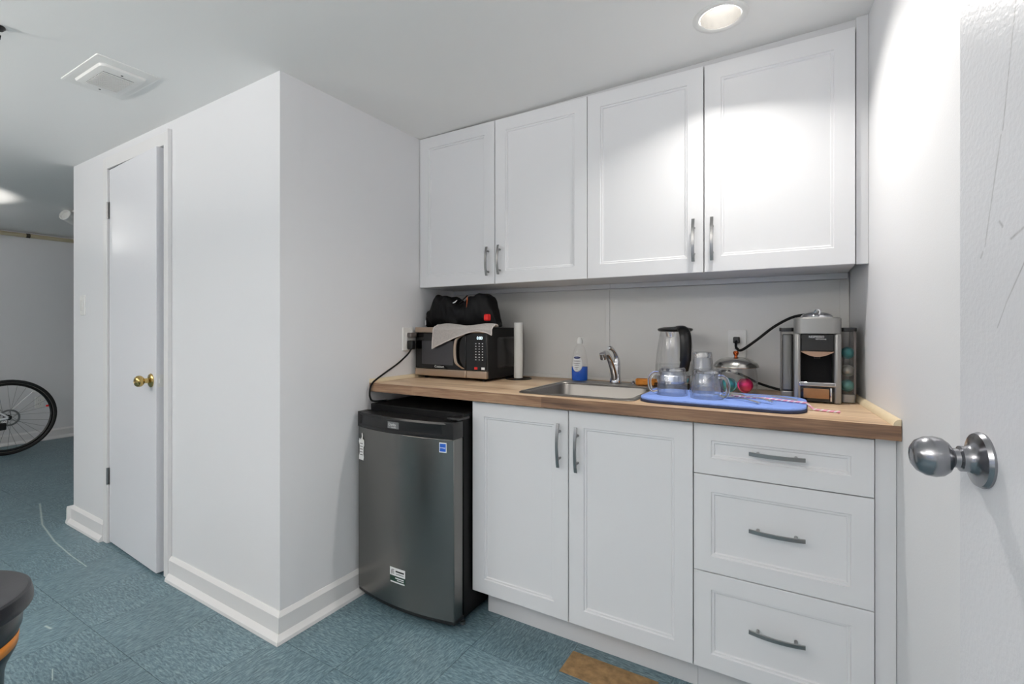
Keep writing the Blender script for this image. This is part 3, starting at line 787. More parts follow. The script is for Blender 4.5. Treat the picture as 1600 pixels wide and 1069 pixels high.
# paper towel roll
pr_ = thing('paper_towel_holder', 'nearly empty white paper towel roll on a wire stand beside the microwave', 'paper towel', (-1.175, 2.04, ZC))
MB().lathe([(.0, .006), (.0215, .006), (.0218, .008), (.0218, .272), (.0212, .274), (.010, .274), (.010, .26), (0, .26)], 28).build('paper_roll', m_paper, pr_)
rg = [(.062 * math.cos(a * math.pi / 16), .062 * math.sin(a * math.pi / 16), .003) for a in range(32)]
MB().tube(rg, .0028, 8, closed=True).tube([(-.062, 0, .003), (.062, 0, .003)], .0026, 8).tube([(0, 0, .003), (0, 0, .262)], .003, 8).build('wire_stand', m_black, pr_)

# ------------------------------------------------------------------ outlets, plugs and cords
def outlet(name, loc, rz, label, kind='duplex', group=None):
    t = thing(name, label, 'outlet' if kind != 'switch' else 'switch', loc, rz, group)
    MB().loops([[(x, y0, z) for x, z in rrect(-.035 + i, .035 - i, -.0575 + i, .0575 - i, .004, 3)] for y0, i in ((0, 0), (-.004, 0), (-.006, .002))]).build('cover_plate', m_plate, t)
    if kind == 'switch':
        for q in (-.0115, .0115): pass
        MB().prismy([(-.017, -.034), (.017, -.034), (.017, .034), (-.017, .034)], -.0075, -.0055).build('switch_frame', m_plate, t, bevel=.001)
        MB().box(-.015, -.001, -.0105, -.007, -.031, .031).build('rocker', m_plate, t, bevel=.0012)
        MB().box(.001, .015, -.009, -.007, -.031, .031).build('rocker', m_plate, t, bevel=.0012)
    else:
        for z in (-.020, .020):
            f_ = MB().loops([[(x, y0, z_ + z) for x, z_ in rrect(-.0165, .0165, -.014, .014, .009, 4)] for y0 in (-.0055, -.008)]).build('receptacle', m_plate, t)
            MB().box(-.008, -.0055, -.0085, -.0078, z - .004, z + .005).box(.0055, .008, -.0085, -.0078, z - .004, z + .004).build('slot', m_darkprint, f_)
    return t
outlet('wall_outlet', (-1.674, 1.800, 1.113), R(90), 'white wall outlet with two plugs beside the microwave')
outlet('wall_outlet', (-.2195, YB - .0092, 1.103), 0, 'white wall outlet behind the glass jar')
lx, ly = ploc(-1.917, 0)
outlet('light_switch', (lx, ly, 1.300), PR, 'white double rocker light switch left of the closet door', 'switch')
outlet('wall_outlet', (-6.75, 1.80, .40), R(90), 'white wall outlet low behind the bicycle wheel')

# fridge plug and cord
fp = thing('power_cord', 'black fridge plug and cord hanging over the counter edge', 'cord', (-1.665, 1.80, 1.088))
MB().prismx(rrect(-.013, .013, -.026, .018, .006, 3), -.0005, .034).build('plug', m_black, fp, bevel=.004)
cp = bez([(.028, -.008, -.020), (.030, -.045, -.052), (.026, -.105, -.090), (.022, -.170, -.122), (.018, -.225, -.150), (.012, -.252, -.172), (.010, -.262, -.200), (.012, -.262, -.230), (.020, -.250, -.248), (.045, -.195, -.2505)], 8)
MB().tube(cp, .0042, 10).build('cord', m_rubber, fp)
mp_ = thing('power_cord', 'gray microwave plug and cord at the wall outlet', 'cord', (-1.665, 1.80, 1.133))
MB().prismx(rrect(-.012, .030, -.012, .012, .006, 3), -.0005, .026).build('plug', m_graycord, mp_, bevel=.004)
MB().tube(bez([(.013, .026, .002), (.014, .055, -.004), (.0125, .066, -.040), (.0115, .066, -.110), (.012, .066, -.165), (.009, .075, -.195), (.004, .11, -.206), (-.001, .2, -.209), (.002, .33, -.20), (.02, .378, -.18)], 8), .0036, 10).build('cord', m_graycord, mp_)

# ------------------------------------------------------------------ dish soap
ds = thing('soap_bottle', 'clear dish soap bottle part filled with blue liquid behind the sink', 'bottle', (-.862, 2.058, ZC + .0065), R(24))
shape = [(.0, 0), (.033, 0), (.0365, .004), (.0372, .03), (.0372, .065), (.035, .095), (.030, .125), (.024, .148), (.017, .160), (.0125, .165), (.0122, .170)]
MB().lathe(shape + [(0, .170)], 32, sy=.62).build('bottle_body', m_thin, ds)
MB().lathe([(0, .002), (.0315, .002), (.035, .006), (.0357, .03), (.0357, .060), (.0352, .0665), (0, .0665)], 32, sy=.60).build('liquid', m_bluel, ds)
MB().lathe([(0, .170), (.0145, .170), (.0145, .178), (.0135, .186), (.008, .196), (.0065, .199), (0, .199)], 20, sy=.9).build('cap', m_plate, ds)
MB().tube([(.0, 0, .197), (.018, 0, .1995), (.028, 0, .201)], [.006, .005, .003], 8, flat=.4).build('cap_flap', m_plate, ds)
def label_patch(ell, off, m, name, parent, a0=0, zc=.080):
    vs = []; fs = []; nr, na = 5, 28
    for i in range(nr + 1):
        for k in range(na):
            t = 2 * math.pi * k / na; u = ell[0] * math.cos(t) * i / nr; v = ell[1] * math.sin(t) * i / nr
            z = zc + ell[2] + v; rr = .0372 if z < .065 else .0372 - (.0022) * min(1, (z - .065) / .03) - max(0, z - .095) * .167
            a = -math.pi / 2 + a0 + u / .0372
            vs.append(((rr + off) * math.cos(a), (rr + off) * math.sin(a) * .62, z))
    for i in range(nr):
        for k in range(na):
            k2 = (k + 1) % na; fs.append((i * na + k, i * na + k2, (i + 1) * na + k2, (i + 1) * na + k))
    mb = MB(); mb.v = vs; mb.f = fs; o = mb.build(name, m, parent); q = o.modifiers.new('t', 'SOLIDIFY'); q.thickness = .0006; q.offset = 1; return o
lb = label_patch((.026, .037, 0), .0006, m_print, 'label', ds, -.35)
label_patch((.0175, .0055, .027), .0016, mat('navy_print', srgb(34, 46, 96), 0.4), 'label_logo', lb, -.38)
for dz, wd in ((.012, .019), (.002, .017), (-.007, .012), (-.017, .010), (-.024, .007)):
    label_patch((wd, .0014, dz), .0014, m_graycord, 'label_print', lb, -.40)

# sponge
tag(MB().prism(rrect(-.042, .042, -.026, .026, .012, 4), 0, .026).build('sponge', m_sponge, bevel=.006, seg=3, loc=(-.560, 2.058, ZC + .0065), rot=(0, 0, R(12))), 'orange-brown sponge on the sink rim beside the kettle', 'sponge')

# ------------------------------------------------------------------ kettle
kt = thing('electric_kettle', 'glass electric kettle with black lid and handle', 'kettle', (-.440, 2.06, ZC))
MB().lathe([(0, 0), (.082, 0), (.084, .003), (.082, .018), (.076, .021), (0, .021)], 40).build('kettle_base', m_black, kt)
MB().lathe([(0, .0215), (.078, .0215), (.0815, .025), (.082, .052), (.0805, .058), (.076, .060), (0, .060)], 40).build('lower_band', m_chrome, kt)
MB().lathe([(.079, .060), (.0775, .10), (.0725, .15), (.065, .20), (.058, .235), (.0565, .235), (.0635, .20), (.071, .15), (.076, .10), (.0775, .060)], 40, closed=True).build('glass_body', m_thin, kt)
MB().lathe([(0, .061), (.0765, .061), (.0758, .098), (0, .098)], 40).build('water', thin_glass('water', (.97, .98, .98, 1)), kt)
MB().lathe([(0, .233), (.058, .233), (.066, .236), (.070, .2405), (.068, .246), (.045, .252), (0, .2545)], 40).build('lid', m_black, kt)
ha = R(-57); hd = Vector((math.cos(ha), math.sin(ha), 0))
hpts = bez([hd * .045 + Vector((0, 0, .246)), hd * .085 + Vector((0, 0, .243)), hd * .108 + Vector((0, 0, .215)), hd * .112 + Vector((0, 0, .165)), hd * .106 + Vector((0, 0, .115)), hd * .090 + Vector((0, 0, .082))], 7)
MB().tube(hpts, [.021] * 8 + [.023] * 20 + [.020] * 8, 14, flat=.6, up=(math.cos(ha), math.sin(ha), .2)).build('handle', m_black, kt)
MB().lathe([(0, 0), (.011, 0), (.011, .004), (.008, .006), (0, .006)], 18).build('lid_button', m_chrome, kt, loc=tuple(hd * .109 + Vector((0, 0, .226))), rot=(R(70), 0, R(18)))
MB().lathe([(0, 0), (.020, 0), (.016, -.02), (0, -.026)], 18, (-.02, 0, .232)).build('lid_filter', m_chrome, kt)
MB().prism([(-.055, -.012), (-.084, 0), (-.055, .012)], .215, .234).build('pour_lip', m_thin, kt)
kc = thing('power_cord', 'black power cord lying behind the jar to the coffee machine', 'cord', (-.37, 2.09, ZC))
MB().tube(bez([(0, 0, .008), (.02, .058, .012), (.08, .078, .060), (.115, .074, .072), (.17, .070, .058), (.23, .062, .030), (.30, .058, .010), (.345, .052, .006)], 8), .0048, 10).build('cord', m_rubber, kc)

# ------------------------------------------------------------------ drying mat and its things
MATZ = .010
dm = thing('drying_mat', 'blue microfiber drying mat on the counter beside the sink', 'mat', (-.2250, 1.752, ZC + .0066), R(-1.0))
MB().prism(rrect(-.246, .246, -.148, .148, .075, 8), .0008, MATZ).build('mat_pad', m_mat, dm, bevel=.004, seg=3)
MB().prism(rrect(-.2475, .2475, -.1495, .1495, .075, 8), -.0062, .0012).build('mat_binding', m_matedge, dm, bevel=.0015)
ZM = ZC + .0066 + MATZ
def glass_mug(loc, hrot, label, r0=.052, r1=.043, h=.095):
    t = thing('glass_mug', label, 'mug', loc, hrot, 'glass mugs drying on the blue mat')
    MB().lathe([(r0, 0), (r0 + .0005, .002), (r1 + .001, h - .006), (r1 - .004, h), (.012, h - .001), (0, h - .0015), (0, h - .012), (.014, h - .013), (r1 - .006, h - .013), (r1 - .0035, h - .018), (r0 - .0040, .001)], 36, closed=True).build('mug_body', m_glass, t, angle=60)
    MB().lathe([(0, h - .0118), (r1 - .007, h - .0118), (r1 - .006, h - .006), (r1 - .008, h - .002), (0, h - .0025)], 32).build('mug_base', m_solidglass, t)
    hp = bez([(r1 + .002, 0, h - .020), (r1 + .022, 0, h - .022), (r1 + .034, 0, h - .040), (r1 + .033, 0, .030), (r1 + .024, 0, .014), (r0 - .001, 0, .018)], 6)
    MB().tube(hp, .0055, 12, flat=1.2).build('mug_handle', m_solidglass, t)
    return t
glass_mug((-.380, 1.735, ZM), R(205), 'upturned clear glass mug with its handle toward the sink')
glass_mug((-.262, 1.708, ZM), R(-28), 'upturned clear glass mug with its handle toward the cutlery')
tb = thing('glass_tumbler', 'tall upturned glass tumbler behind the two mugs', 'glass', (-.300, 1.848, ZM))
MB().lathe([(.0435, 0), (.044, .002), (.0335, .138), (.031, .146), (.0, .145), (0, .126), (.027, .126), (.030, .120), (.0400, .001)], 36, closed=True).build('tumbler_body', m_glass, tb, angle=60)
MB().lathe([(0, .1265), (.0268, .1265), (.0285, .130), (.0280, .141), (.026, .1445), (0, .1440)], 32).build('tumbler_base', m_solidglass, tb)

# cutlery
def spoon(loc, rz, label, tilt=0):
    t = thing('teaspoon', label, 'spoon', loc, rz); t.scale = (1.35, 1.35, 1.35)
    vs = []; fs = []
    nr, na = 6, 20
    for i in range(nr + 1):
        for k in range(na):
            a = 2 * math.pi * k / na; q = i / nr
            vs.append((.022 * q * math.cos(a) - .022, .0145 * q * math.sin(a), .007 - .006 * (q * q) if True else 0))
    for i in range(nr):
        for k in range(na):
            k2 = (k + 1) % na; fs.append((i * na + k, i * na + k2, (i + 1) * na + k2, (i + 1) * na + k))
    mb = MB(); mb.v = vs; mb.f = fs
    o = mb.build('spoon_bowl', m_cutlery, t); s = o.modifiers.new('t', 'SOLIDIFY'); s.thickness = .0012
    MB().tube(bez([(-.001, 0, .0015), (.02, 0, .005), (.06, 0, .006), (.11, 0, .002)], 5), [.0026] * 4 + [.0022] * 6 + [.0045] * 6, 8, flat=.4).build('spoon_handle', m_cutlery, t)
    return t
spoon((-.150, 1.80, ZM + .001), R(-8), 'small steel teaspoon turned over on the blue mat')
def fork(loc, rz, label):
    t = thing('dinner_fork', label, 'fork', loc, rz, 'forks on the blue mat'); t.scale = (1.1, 1.25, 1.25)
    MB().tube(bez([(.012, 0, .005), (.03, 0, .004), (.08, 0, .006), (.125, 0, .002)], 5), [.0035, .003, .0025, .0022, .002, .002, .0022, .0025, .003, .0032, .0034, .0036, .004, .0045, .005, .005], 8, flat=.4).build('fork_handle', m_cutlery, t)
    MB().prism(rrect(-.012, .016, -.0105, .0105, .006, 3), .004, .0055).build('fork_neck', m_cutlery, t)
    for q in (-.009, -.003, .003, .009):
        MB().tube([(-.010, q, .0048), (-.030, q, .006), (-.048, q, .002)], [.0016, .0015, .0008], 6).build('tine', m_cutlery, t)
    return t
fork((-.206, 1.742, ZM + .001), R(-42), 'steel fork lying nearest the mug on the blue mat')
fork((-.178, 1.752, ZM + .006), R(-38), 'steel fork lying under the braided string on the blue mat')
# braided string
def braid(x0, y0, x1, y1):
    t = thing('braided_string', 'pink and white braided string trailing off the blue mat', 'string', (x0, y0, ZM))
    n = 150; L = Vector((x1 - x0, y1 - y0, 0)); nn = Vector((-L.y, L.x, 0)).normalized()
    for m_, ph in ((m_pinkstr, 0), (m_print, math.pi * 2 / 3), (m_pinkstr, math.pi * 4 / 3)):
        pts = []
        for i in range(n + 1):
            u = i / n; a = u * 2 * math.pi * 17 + ph
            base = L * u + nn * .010 * math.sin(u * 5)
            onmat = 1 if (x0 + base.x) < .022 else 0
            dip = 0 if x0 + base.x < .020 else -min(1, (x0 + base.x - .020) / .018) * (ZM - ZC)
            pts.append(base + nn * .0030 * math.sin(a) + Vector((0, 0, .0040 + .0016 * math.cos(a) + dip)))
        MB().tube(pts, .0019, 6).build('strand', m_, t)
m_pinkstr = mat('pink_yarn', srgb(226, 160, 186), 0.9, bump=0.3)
braid(-.195, 1.775, .105, 1.705)

# ------------------------------------------------------------------ jar of capsules
jr = thing('glass_jar', 'round glass jar with a domed steel lid', 'jar', (-.209, 2.045, ZC))
MB().lathe([(0, .0), (.060, 0), (.070, .006), (.0755, .025), (.0765, .05), (.074, .080), (.069, .098), (.067, .098), (.072, .080), (.0745, .05), (.0735, .026), (.0685, .009), (.06, .0035), (0, .0035)], 40).build('jar_body', m_thin, jr)
MB().lathe([(.0, .098), (.079, .098), (.081, .100), (.080, .104), (.073, .116), (.058, .127), (.035, .134), (.0, .137)], 40).build('jar_lid', mat('brushed_lid', srgb(190, 188, 184), 0.22, 1.0, bump=0.05), jr)
MB().lathe([(0, .136), (.006, .136), (.0055, .141), (.009, .147), (.0105, .153), (.008, .159), (0, .161)], 20).build('lid_knob', m_copper, jr)
def capsule(loc, rot, m, label, s=1.0, group='capsules in the glass jar'):
    t = MB().lathe([(0, 0), (.0295, 0), (.030, .001), (.0265, .0025), (.0275, .012), (.0255, .022), (.020, .030), (.011, .035), (0, .0365)], 24)
    t.v = [(x * s, y * s, z * s) for x, y, z in t.v]
    return tag(t.build('coffee_capsule', m, loc=loc, rot=rot), label, 'coffee capsule', group)
jz = ZC + .0048
capsule((-.229, 2.010, jz + .026), (R(72), 0, R(-12)), m_teal, 'teal foil coffee capsule in the glass jar', .92)
capsule((-.176, 2.018, jz + .026), (R(72), 0, R(30)), m_pink, 'magenta foil coffee capsule in the glass jar', .92)
capsule((-.249, 2.062, jz), (0, 0, 0), m_darkfoil, 'dark blue foil coffee capsule at the left in the glass jar', .75)
capsule((-.195, 2.075, jz), (0, 0, 0), m_silverfoil, 'silver foil coffee capsule at the back in the glass jar', .95)

# ------------------------------------------------------------------ coffee machine
MX, MY = .052, 1.888
cm = thing('coffee_machine', 'silver and black capsule coffee machine in the counter corner', 'coffee machine', (MX, MY, ZC))
cm.scale = (1, 1, 1)
hw = .0665
U = [(-hw, .0), (-hw + .012, -.004), (-hw + .020, 0), (-hw + .020, .13), (hw - .020, .13), (hw - .020, 0), (hw - .012, -.004), (hw, .0), (hw, .20), (-hw, .20)]
MB().prism(U, .002, .230).build('side_frame', m_machine, cm, bevel=.003)
hd_ = rrect(-hw - .001, hw + .001, -.010, .205, .028, 6)
hd2 = rrect(-hw + .003, hw - .003, -.006, .201, .028, 6)
MB().loops([[(x, y, .2305) for x, y in hd_], [(x, y, .280) for x, y in hd_], [(x, y, .284) for x, y in hd2]]).build('head', m_machine, cm, angle=40)
MB().lathe([(0, .284), (.048, .284), (.047, .289), (.040, .296), (.024, .302), (0, .304)], 32, (0, .075, 0)).build('lid_dome', m_chrome, cm)
MB().tube(bez([(-.006, .030, .300), (0, .026, .310), (.008, .024, .304), (.006, .024, .294)], 5), .004, 10).build('lever', m_chrome, cm)
# front: glossy panel, spout, dark recess
MB().box(-hw + .0205, hw - .0205, -.001, .10, .172, .2295).build('front_panel', m_blackgloss, cm, bevel=.002)
m_recess = mat('speckled_black', srgb(5, 5, 6), 0.4, bump=0.2, bscale=300)
m_recess.node_tree.nodes['Principled BSDF'].inputs['Specular IOR Level'].default_value = 0.15
ar = [(-.049 + .098 * i / 16, .171 - .018 * math.sin(math.pi * i / 16)) for i in range(17)]
MB().prismy(ar, -.004, .06).build('spout_bar', mat('bronze_chrome', srgb(170, 140, 120), 0.12, 1.0), cm)
MB().lathe([(0, 0), (.008, 0), (.010, .012), (0, .012)], 16, (0, .02, .146)).build('coffee_spout', m_black, cm)
MB().box(-hw + .0205, hw - .0205, .110, .129, .055, .171).build('rear_panel', m_recess, cm)
gd = MB().box(-.052, .052, -.010, .105, .056, .070)
gd.build('cup_grid', m_chrome, cm, bevel=.003)
MB().box(-.048, .048, -.0105, -.0100, .0585, .0675).build('grid_slot', m_nickel, cm)
MB().box(-.0495, .0495, .0, .105, .004, .0555).build('drip_tray', m_blackgloss, cm, bevel=.002)
MB().box(-.0390, .0330, -.0016, -.0002, .016, .048).build('tray_window', mat('wood_reflection', srgb(150, 112, 78), 0.15, 0.5, var=0.3, vscale=30), cm)  # reflection of the wooden counter put into the window colour
MB().box(.036, .041, -.003, -.0002, .008, .052).build('tray_post', m_chrome, cm, bevel=.001)
text('lettering', 'NESPRESSO', .0105, m_print, cm, (-.002, -.0016, .219), sx=.82)
text('lettering', 'VERTUOLINE', .0055, m_print, cm, (.010, -.0016, .2115), sx=.95)
# side tanks
for sgn, nm in ((-1, 'water_tank'), (1, 'capsule_bin')):
    xa, xb = (hw + .0008, hw + .042)
    X = sorted((sgn * xa, sgn * xb))
    pts = rrect(X[0], X[1], .045, .200, .010, 4)
    MB().prism(pts, .030, .236).build(nm, m_smoke, cm)
    MB().prism(rrect(X[0] - (.003 if sgn < 0 else 0), X[1] + (.003 if sgn > 0 else 0), .040, .203, .010, 4), .2365, .250).build('tank_lid', m_black, cm, bevel=.002)
    MB().prism(pts, .002, .0295).build('tank_base', m_machine, cm, bevel=.002)
    MB().box((X[1] - .006) if sgn > 0 else X[0], X[1] if sgn > 0 else X[0] + .004, .0435, .0448, .031, .235).build('tank_rib', m_graycord, cm)
MB().prism(rrect(-hw - .037, -hw - .004, .052, .19, .008, 3), .034, .226).build('tank_insert', m_machine, cm, bevel=.002)
for i, (z, mm, lab) in enumerate(((.165, m_teal, 'teal coffee capsule lying highest in the machine side bin'), (.105, m_silverfoil, 'silver coffee capsule in the middle of the machine side bin'), (.055, mat('aqua_foil', srgb(120, 190, 186), 0.35, 0.5, bump=0.4), 'pale aqua coffee capsule lowest in the machine side bin'))):
    capsule((MX + hw + .0215, MY + .085, ZC + z), (R(82), 0, R(-6 + 5 * i)), mm, lab, .66, 'capsules in the coffee machine side bin')
mc = thing('power_cord', 'black cord arching from the wall outlet to the coffee machine', 'cord', (-.2195, YB - .0180, 1.120))
MB().prismy(rrect(-.012, .012, -.014, .012, .004, 3), -.024, .0005).build('plug', m_black, mc, bevel=.003)
MB().tube(bez([(0, -.020, -.004), (.002, -.042, -.030), (.022, -.050, -.040), (.075, -.050, .000), (.135, -.048, .052), (.195, -.046, .088), (.245, -.046, .098), (.29, -.050, .090), (.31, -.06, .06)], 8), .0052, 10).build('cord', m_rubber, mc)

# ------------------------------------------------------------------ ceiling: pot light, vent, others
def pot_light(x, y, label, power, rim=.086, opening=.064, group=None, color=(1, .965, .91), recess=.078, glow=True):
    z = ceil_z(x)
    t = thing('recessed_light', label, 'light', (x, y, z), 0, group)
    MB().lathe([(opening + .001, .0005), (opening - .001, -.002), (opening + .004, -.005), (rim - .006, -.0045), (rim - .001, -.002), (rim, -.0004), (rim - .002, .0004)], 40, closed=True).build('trim_ring', m_plate, t)
    MB().lathe([(opening, .0), (opening - .001, recess + .01), (0, recess + .0105)], 40).v  # profile reference
    mb = MB(); prof = [(opening, .0002), (opening - .003, recess)]
    vs = []; seg = 40
    for r, zz in prof + [(.0, recess)]:
        for k in range(seg):
            a = 2 * math.pi * k / seg; vs.append((r * math.cos(a), r * math.sin(a), zz))
    fs = [(i * seg + k, i * seg + (k + 1) % seg, (i + 1) * seg + (k + 1) % seg, (i + 1) * seg + k) for i in range(1) for k in range(seg)]
    mb.add(vs, fs); mb.build('lamp_can', m_can, t)
    MB().lathe([(0, recess - .012), (.030, recess - .009), (.045, recess - .002), (.047, recess), (.047, recess + .02), (0, recess + .02)], 32).build('lamp_lens', m_lampglow, t)
    a = area_light('lamp_light', (x, y, z + recess - .056), (R(-POT_TILT), 0, 0), .065, power, color, spread=POT_SPREAD)
    return t
pot_light(POT[0], POT[1], 'round recessed ceiling light over the counter', POT_POWER, rim=.084, opening=.062)
# opal globes added behind the camera to brighten the room and ceiling
m_globe = mat('fill_globe_glow', (1, 1, 1, 1), 0.4, emit=(1, .975, .945, 1), estr=FILL_GLOBE_RADIANCE)
def fill_globe(x, y, label):
    z = ceil_z(x)
    t = thing('fill_globe_light', label, 'light', (x, y, z), 0, 'added fill globes out of view')
    MB().lathe([(.0, -.0005), (.060, -.0005), (.062, -.004), (.055, -.020), (.03, -.028), (.03, -.05), (0, -.05)], 32).build('lamp_base', m_plate, t)
    MB().lathe([(.0, -.230)] + [(.09 * math.sin(math.pi * k / 16), -.140 - .09 * math.cos(math.pi * k / 16)) for k in range(1, 16)] + [(0, -.0505)], 32).build('globe', m_globe, t)
for i, (x, y) in enumerate(FILL_GLOBES):
    fill_globe(x, y, 'added opal globe giving fill light out of view, %s' % ('nearest the open door', 'in the middle of the row', 'nearest the bicycle')[i])

vt = thing('ceiling_vent', 'square white exhaust fan grille on the ceiling', 'vent', (-2.29, .815, CEIL))
MB().loops([[(x, y, z) for x, y in rrect(-.17 + i, .17 - i, -.10 + i, .10 - i, .006, 2)] for z, i in ((0, 0), (-.003, .001), (-.005, .006))]).build('outer_plate', m_plate, vt)
MB().loops([[(x, y, z) for x, y in rrect(-.125 + i, .125 - i, -.075 + i, .075 - i, .02, 4)] for z, i in ((-.0045, 0), (-.013, .004), (-.017, .016))]).build('grille_frame', m_plate, vt)
MB().box(-.075, .080, -.052, .045, -.0175, -.0168).build('grille_void', m_darkprint, vt)
for i in range(13):
    MB().box(-.0030, .0030, -.052, .045, -.0205, -.0176).build('slat', m_plate, vt, loc=(-.070 + i * .0121, 0, 0))
for x in (-.10, .098): MB().lathe([(0, -.0185), (.0035, -.0185), (.004, -.0168), (0, -.0168)], 12, (x, 0, 0)).build('screw', m_darkprint, vt)

# small white spot head and pipe in the far room
sp = thing('spotlight', 'small white spotlight on the ceiling beyond the closet wall', 'spotlight', (-5.14, 1.60, CEIL))
MB().lathe([(0, 0), (.03, 0), (.03, -.018), (.008, -.022), (.008, -.05), (0, -.05)], 20).build('bracket', m_plate, sp)
MB().lathe([(0, -.06), (.034, -.06), (.042, -.05), (.045, .055), (.040, .058), (.036, .04), (0, .04)], 24).build('spot_head', m_plate, sp, loc=(-.03, -.03, -.062), rot=(R(70), R(-25), R(40)))
pp = thing('ceiling_pipe', 'cream pipe running along the top of the far wall', 'pipe', (-6.715, 0, 2.100))
MB().tube([(0, -2.9, 0), (0, 4.1, 0)], .020, 16).build('pipe_run', m_pipe, pp)
MB().tube([(0, 1.69, 0), (0, 1.72, 0)], .0225, 16).build('coupling', m_pipedark, pp)
hk = thing('ceiling_hook', 'small black hook cap on the ceiling at the left edge', 'hook', (-2.205, .49, CEIL))
MB().lathe([(0, 0), (.017, 0), (.018, -.004), (.012, -.012), (.004, -.014), (0, -.014)], 20).build('hook_cap', m_black, hk)
MB().tube([(0, 0, -.012), (0, 0, -.03), (.012, 0, -.045), (.02, 0, -.035)], .003, 8).build('hook', m_black, hk)

# torchiere just outside the left edge, throwing its pool on the ceiling
fl = thing('floor_lamp', 'slim black uplighter floor lamp in the far room', 'lamp', (-5.15, .72, 0))
MB().lathe([(0, 0), (.13, 0), (.13, .015), (.02, .03), (0, .03)], 32).build('lamp_base', m_black, fl)
MB().tube([(0, 0, .02), (0, 0, 1.50)], .010, 12).build('lamp_pole', m_black, fl)
MB().lathe([(.012, 1.48), (.06, 1.50), (.11, 1.56), (.108, 1.56), (.058, 1.506), (.012, 1.49)], 32, closed=True).build('lamp_shade', m_black, fl)
for nm, (x, y) in (('near the open door', (-.75, -1.3)), ('opposite the closet door', (-3.0, -1.25))):  # two uplighters added behind the camera to bounce fill off the ceiling
    u = thing('floor_lamp', 'added black bowl uplighter for bounced fill ' + nm, 'lamp', (x, y, 0))
    for ch in list(fl.children):
        c_ = ch.copy(); COL.objects.link(c_); c_.parent = u
    area_light('fill_uplight', (x, y, 1.565), (R(180), 0, 0), .2, FILL_UPLIGHT_POWER, (1, .955, .905))
sl = bpy.data.lights.new('uplight', 'SPOT'); sl.energy = FLOORLAMP_POWER; sl.spot_size = R(86); sl.spot_blend = .25; sl.shadow_soft_size = .03; sl.color = (1, .97, .92)
so = bpy.data.objects.new('uplight', sl); COL.objects.link(so); so.location = (-5.15, .72, 1.53); so.rotation_euler = (R(180), 0, 0)

# ------------------------------------------------------------------ bicycle along the far wall
BX, BYY, BR = -6.25, 1.45, .345
bk = thing('bicycle', 'white road bicycle with black tyres along the far wall', 'bicycle', (BX, BYY, 0))
def ring(r, y, n=56): return [(0, y + r * math.cos(2 * math.pi * k / n), BR + r * math.sin(2 * math.pi * k / n)) for k in range(n)]
def wheel(y, nm):
    t = MB().tube(ring(BR - .014, y), .0150, 12, closed=True).build('tyre', m_tyre, bk)
    MB().tube(ring(BR - .026, y), .0125, 10, closed=True, flat=.5).build('tyre_wall', m_tyreside, t)
    MB().tube(ring(BR - .040, y), .0125, 10, closed=True).build('rim', m_black, bk)
    MB().tube([(-.06, y, BR), (.06, y, BR)], .012, 14).tube([(.026, y, BR), (.031, y, BR)], .024, 20).tube([(-.031, y, BR), (-.026, y, BR)], .024, 20).build('hub', m_black, bk)
    s = MB(); n = 28
    for k in range(n):
        a = 2 * math.pi * k / n; off = (0.45 if k % 4 < 2 else -0.45); side = .028 if k % 2 else -.028
        s.tube([(side, y + .022 * math.cos(a + off * 2), BR + .022 * math.sin(a + off * 2)), (0, y + (BR - .045) * math.cos(a), BR + (BR - .045) * math.sin(a))], .0014, 5)
    sp = s.build('spokes', m_nickel, bk)
    d = MB().tube([(.041, y + .068 * math.cos(2 * math.pi * k / 40), BR + .068 * math.sin(2 * math.pi * k / 40)) for k in range(40)], .0085, 8, closed=True, flat=1)
    d.v = [(.041 + (x - .041) * .15, y_, z) for x, y_, z in d.v]
    for k in range(6):
        a = 2 * math.pi * k / 6; d.tube([(.041, y + .02 * math.cos(a), BR + .02 * math.sin(a)), (.041, y + .063 * math.cos(a + .4), BR + .063 * math.sin(a + .4))], .003, 6)
    d.build('brake_rotor', m_nickel, bk)
wheel(0, 'rear'); wheel(-1.0, 'front')
BBp = (0, -.415, .27); ST = (0, -.555, .80); HT = (0, -.90, .86); HB = (0, -.945, .72)
fm = MB().tube([BBp, ST], .017, 14).tube([(0, ST[1] + .01, ST[2] - .03), HT], .016, 14).tube([BBp, HB], .021, 14).tube([HT, HB], .020, 14)
for sd in (-.045, .045):
    fm.tube([(sd * 1.12, -.005, BR), (sd * .9, -.12, BR - .018), (sd * .5, -.38, .275)], [.011, .012, .013], 12)
    fm.tube([(sd * 1.12, -.005, BR + .005), (sd * .8, -.25, BR + .22), (sd * .3, -.52, .68)], [.0085, .0085, .009], 12)
    fm.tube([(sd, -1.0, BR), (sd * .95, -.985, .55), (sd * .6, -.955, .70)], [.009, .013, .016], 12)
fm.build('frame', m_framewhite, bk)
MB().box(.040, .066, -.075, -.020, BR - .105, BR - .040).build('brake_caliper', m_black, bk, bevel=.008)
MB().lathe([(0, 0), (.010, 0), (.010, .012), (0, .012)], 14, axis='X').build('axle_nut', m_black, bk, loc=(.054, 0, BR))
MB().tube([ST, (0, -.585, .92)], .013, 12).build('seat_post', m_black, bk)
MB().loops([[(x * k_, -.62 + yy, .93 + zz) for x, yy in rrect(-.065, .065, -.13, .13, .06, 4)] for k_, zz in ((.5, -.02), (1, 0), (.9, .02), (.5, .028))]).build('saddle', m_black, bk)
MB().tube([HT, (0, -.885, .91), (0, -.96, .95)], .014, 12).tube(bez([(-.2, -1.0, .83), (-.2, -1.07, .90), (-.2, -1.0, .95), (-.12, -.96, .955), (.12, -.96, .955), (.2, -1.0, .95), (.2, -1.07, .90), (.2, -1.0, .83)], 5), .013, 10).build('handlebar', m_black, bk)
cr = MB().tube([(-.05, BBp[1] + .09 * math.cos(k * .1571), BBp[2] + .09 * math.sin(k * .1571)) for k in range(40)], .005, 6, closed=True)
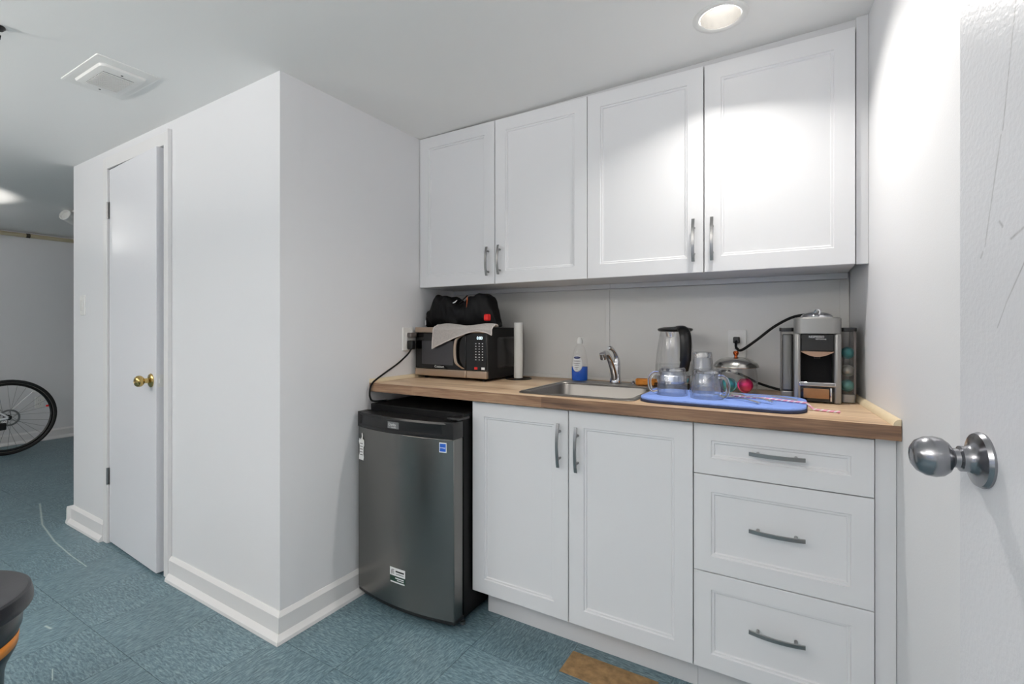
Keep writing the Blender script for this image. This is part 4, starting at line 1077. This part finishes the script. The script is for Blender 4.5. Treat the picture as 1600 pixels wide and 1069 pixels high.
cr.tube([(-.06, BBp[1], BBp[2]), (.06, BBp[1], BBp[2])], .015, 12).tube([(.062, BBp[1], BBp[2]), (.066, BBp[1] + .12, BBp[2] - .12)], .010, 8).tube([(-.062, BBp[1], BBp[2]), (-.066, BBp[1] - .12, BBp[2] + .12)], .010, 8)
cr.build('crankset', m_black, bk)
MB().box(.06, .14, BBp[1] + .08, BBp[1] + .17, BBp[2] - .135, BBp[2] - .115).build('pedal', m_black, bk, bevel=.003)
MB().box(-.14, -.06, BBp[1] - .17, BBp[1] - .08, BBp[2] + .115, BBp[2] + .135).build('pedal', m_black, bk, bevel=.003)
MB().box(.0, .012, .262, .282, BR + .062, BR + .080).build('valve_reflector', m_red, bk, bevel=.002)

# ------------------------------------------------------------------ lidded tub, lower left
tb_ = thing('lidded_tub', 'black lidded bin with an orange label on the floor', 'bin', (-1.800, .262, 0), R(10))
def tub_r(z):
    P = [(0, .136), (.29, .147), (.312, .152), (.350, .170), (.392, .174), (.408, .180), (.440, .182), (.47, .179)]
    for (z0, r0), (z1, r1) in zip(P, P[1:]):
        if z <= z1: return r0 + (r1 - r0) * (z - z0) / (z1 - z0)
    return .177
MB().lathe([(0, 0), (.132, 0), (.136, .004)] + [(tub_r(z), z) for z in (.12, .24, .29, .302, .312, .325, .338, .350, .37, .392, .400, .408, .425, .440, .47)] + [(0, .4705)], 64).build('bin_body', m_bin2, tb_)
MB().lathe([(0, .488), (.05, .488), (.075, .4805), (.11, .480), (.150, .489), (.178, .4985), (.190, .500), (.196, .496), (.2005, .476), (.201, .462), (.199, .458), (.186, .458), (.186, .471), (0, .471)], 72).build('bin_lid', m_bin, tb_)
def band(z0, z1, a0, a1, off, m, name, parent):
    n = max(4, int((a1 - a0) / 4)); vs = []; fs = []
    for i in range(n + 1):
        a = R(a0 + (a1 - a0) * i / n)
        for z in (z0, z1): vs.append(((tub_r(z) + off) * math.cos(a), (tub_r(z) + off) * math.sin(a), z))
    for i in range(n): fs.append((2 * i, 2 * i + 1, 2 * i + 3, 2 * i + 2))
    mb = MB(); mb.v = vs; mb.f = fs; o = mb.build(name, m, parent); q = o.modifiers.new('t', 'SOLIDIFY'); q.thickness = .0006; q.offset = 1; return o
lbl = band(.360, .390, -110, 60, .0008, m_orange, 'orange_label', tb_)
for (z0, z1) in ((.378, .385), (.365, .372)):
    for q in range(-70, 14, 5): band(z0, z1, q, q + 3.4, .0016, m_print, 'label_print', lbl)
m_grayprint = mat('gray_print', srgb(150, 156, 160), .5)
for (z0, z1) in ((.3440, .3480), (.3360, .3400)):
    for q in range(-70, 6, 3): band(z0, z1, q, q + 2.1, .0012, m_grayprint, 'small_print', lbl)
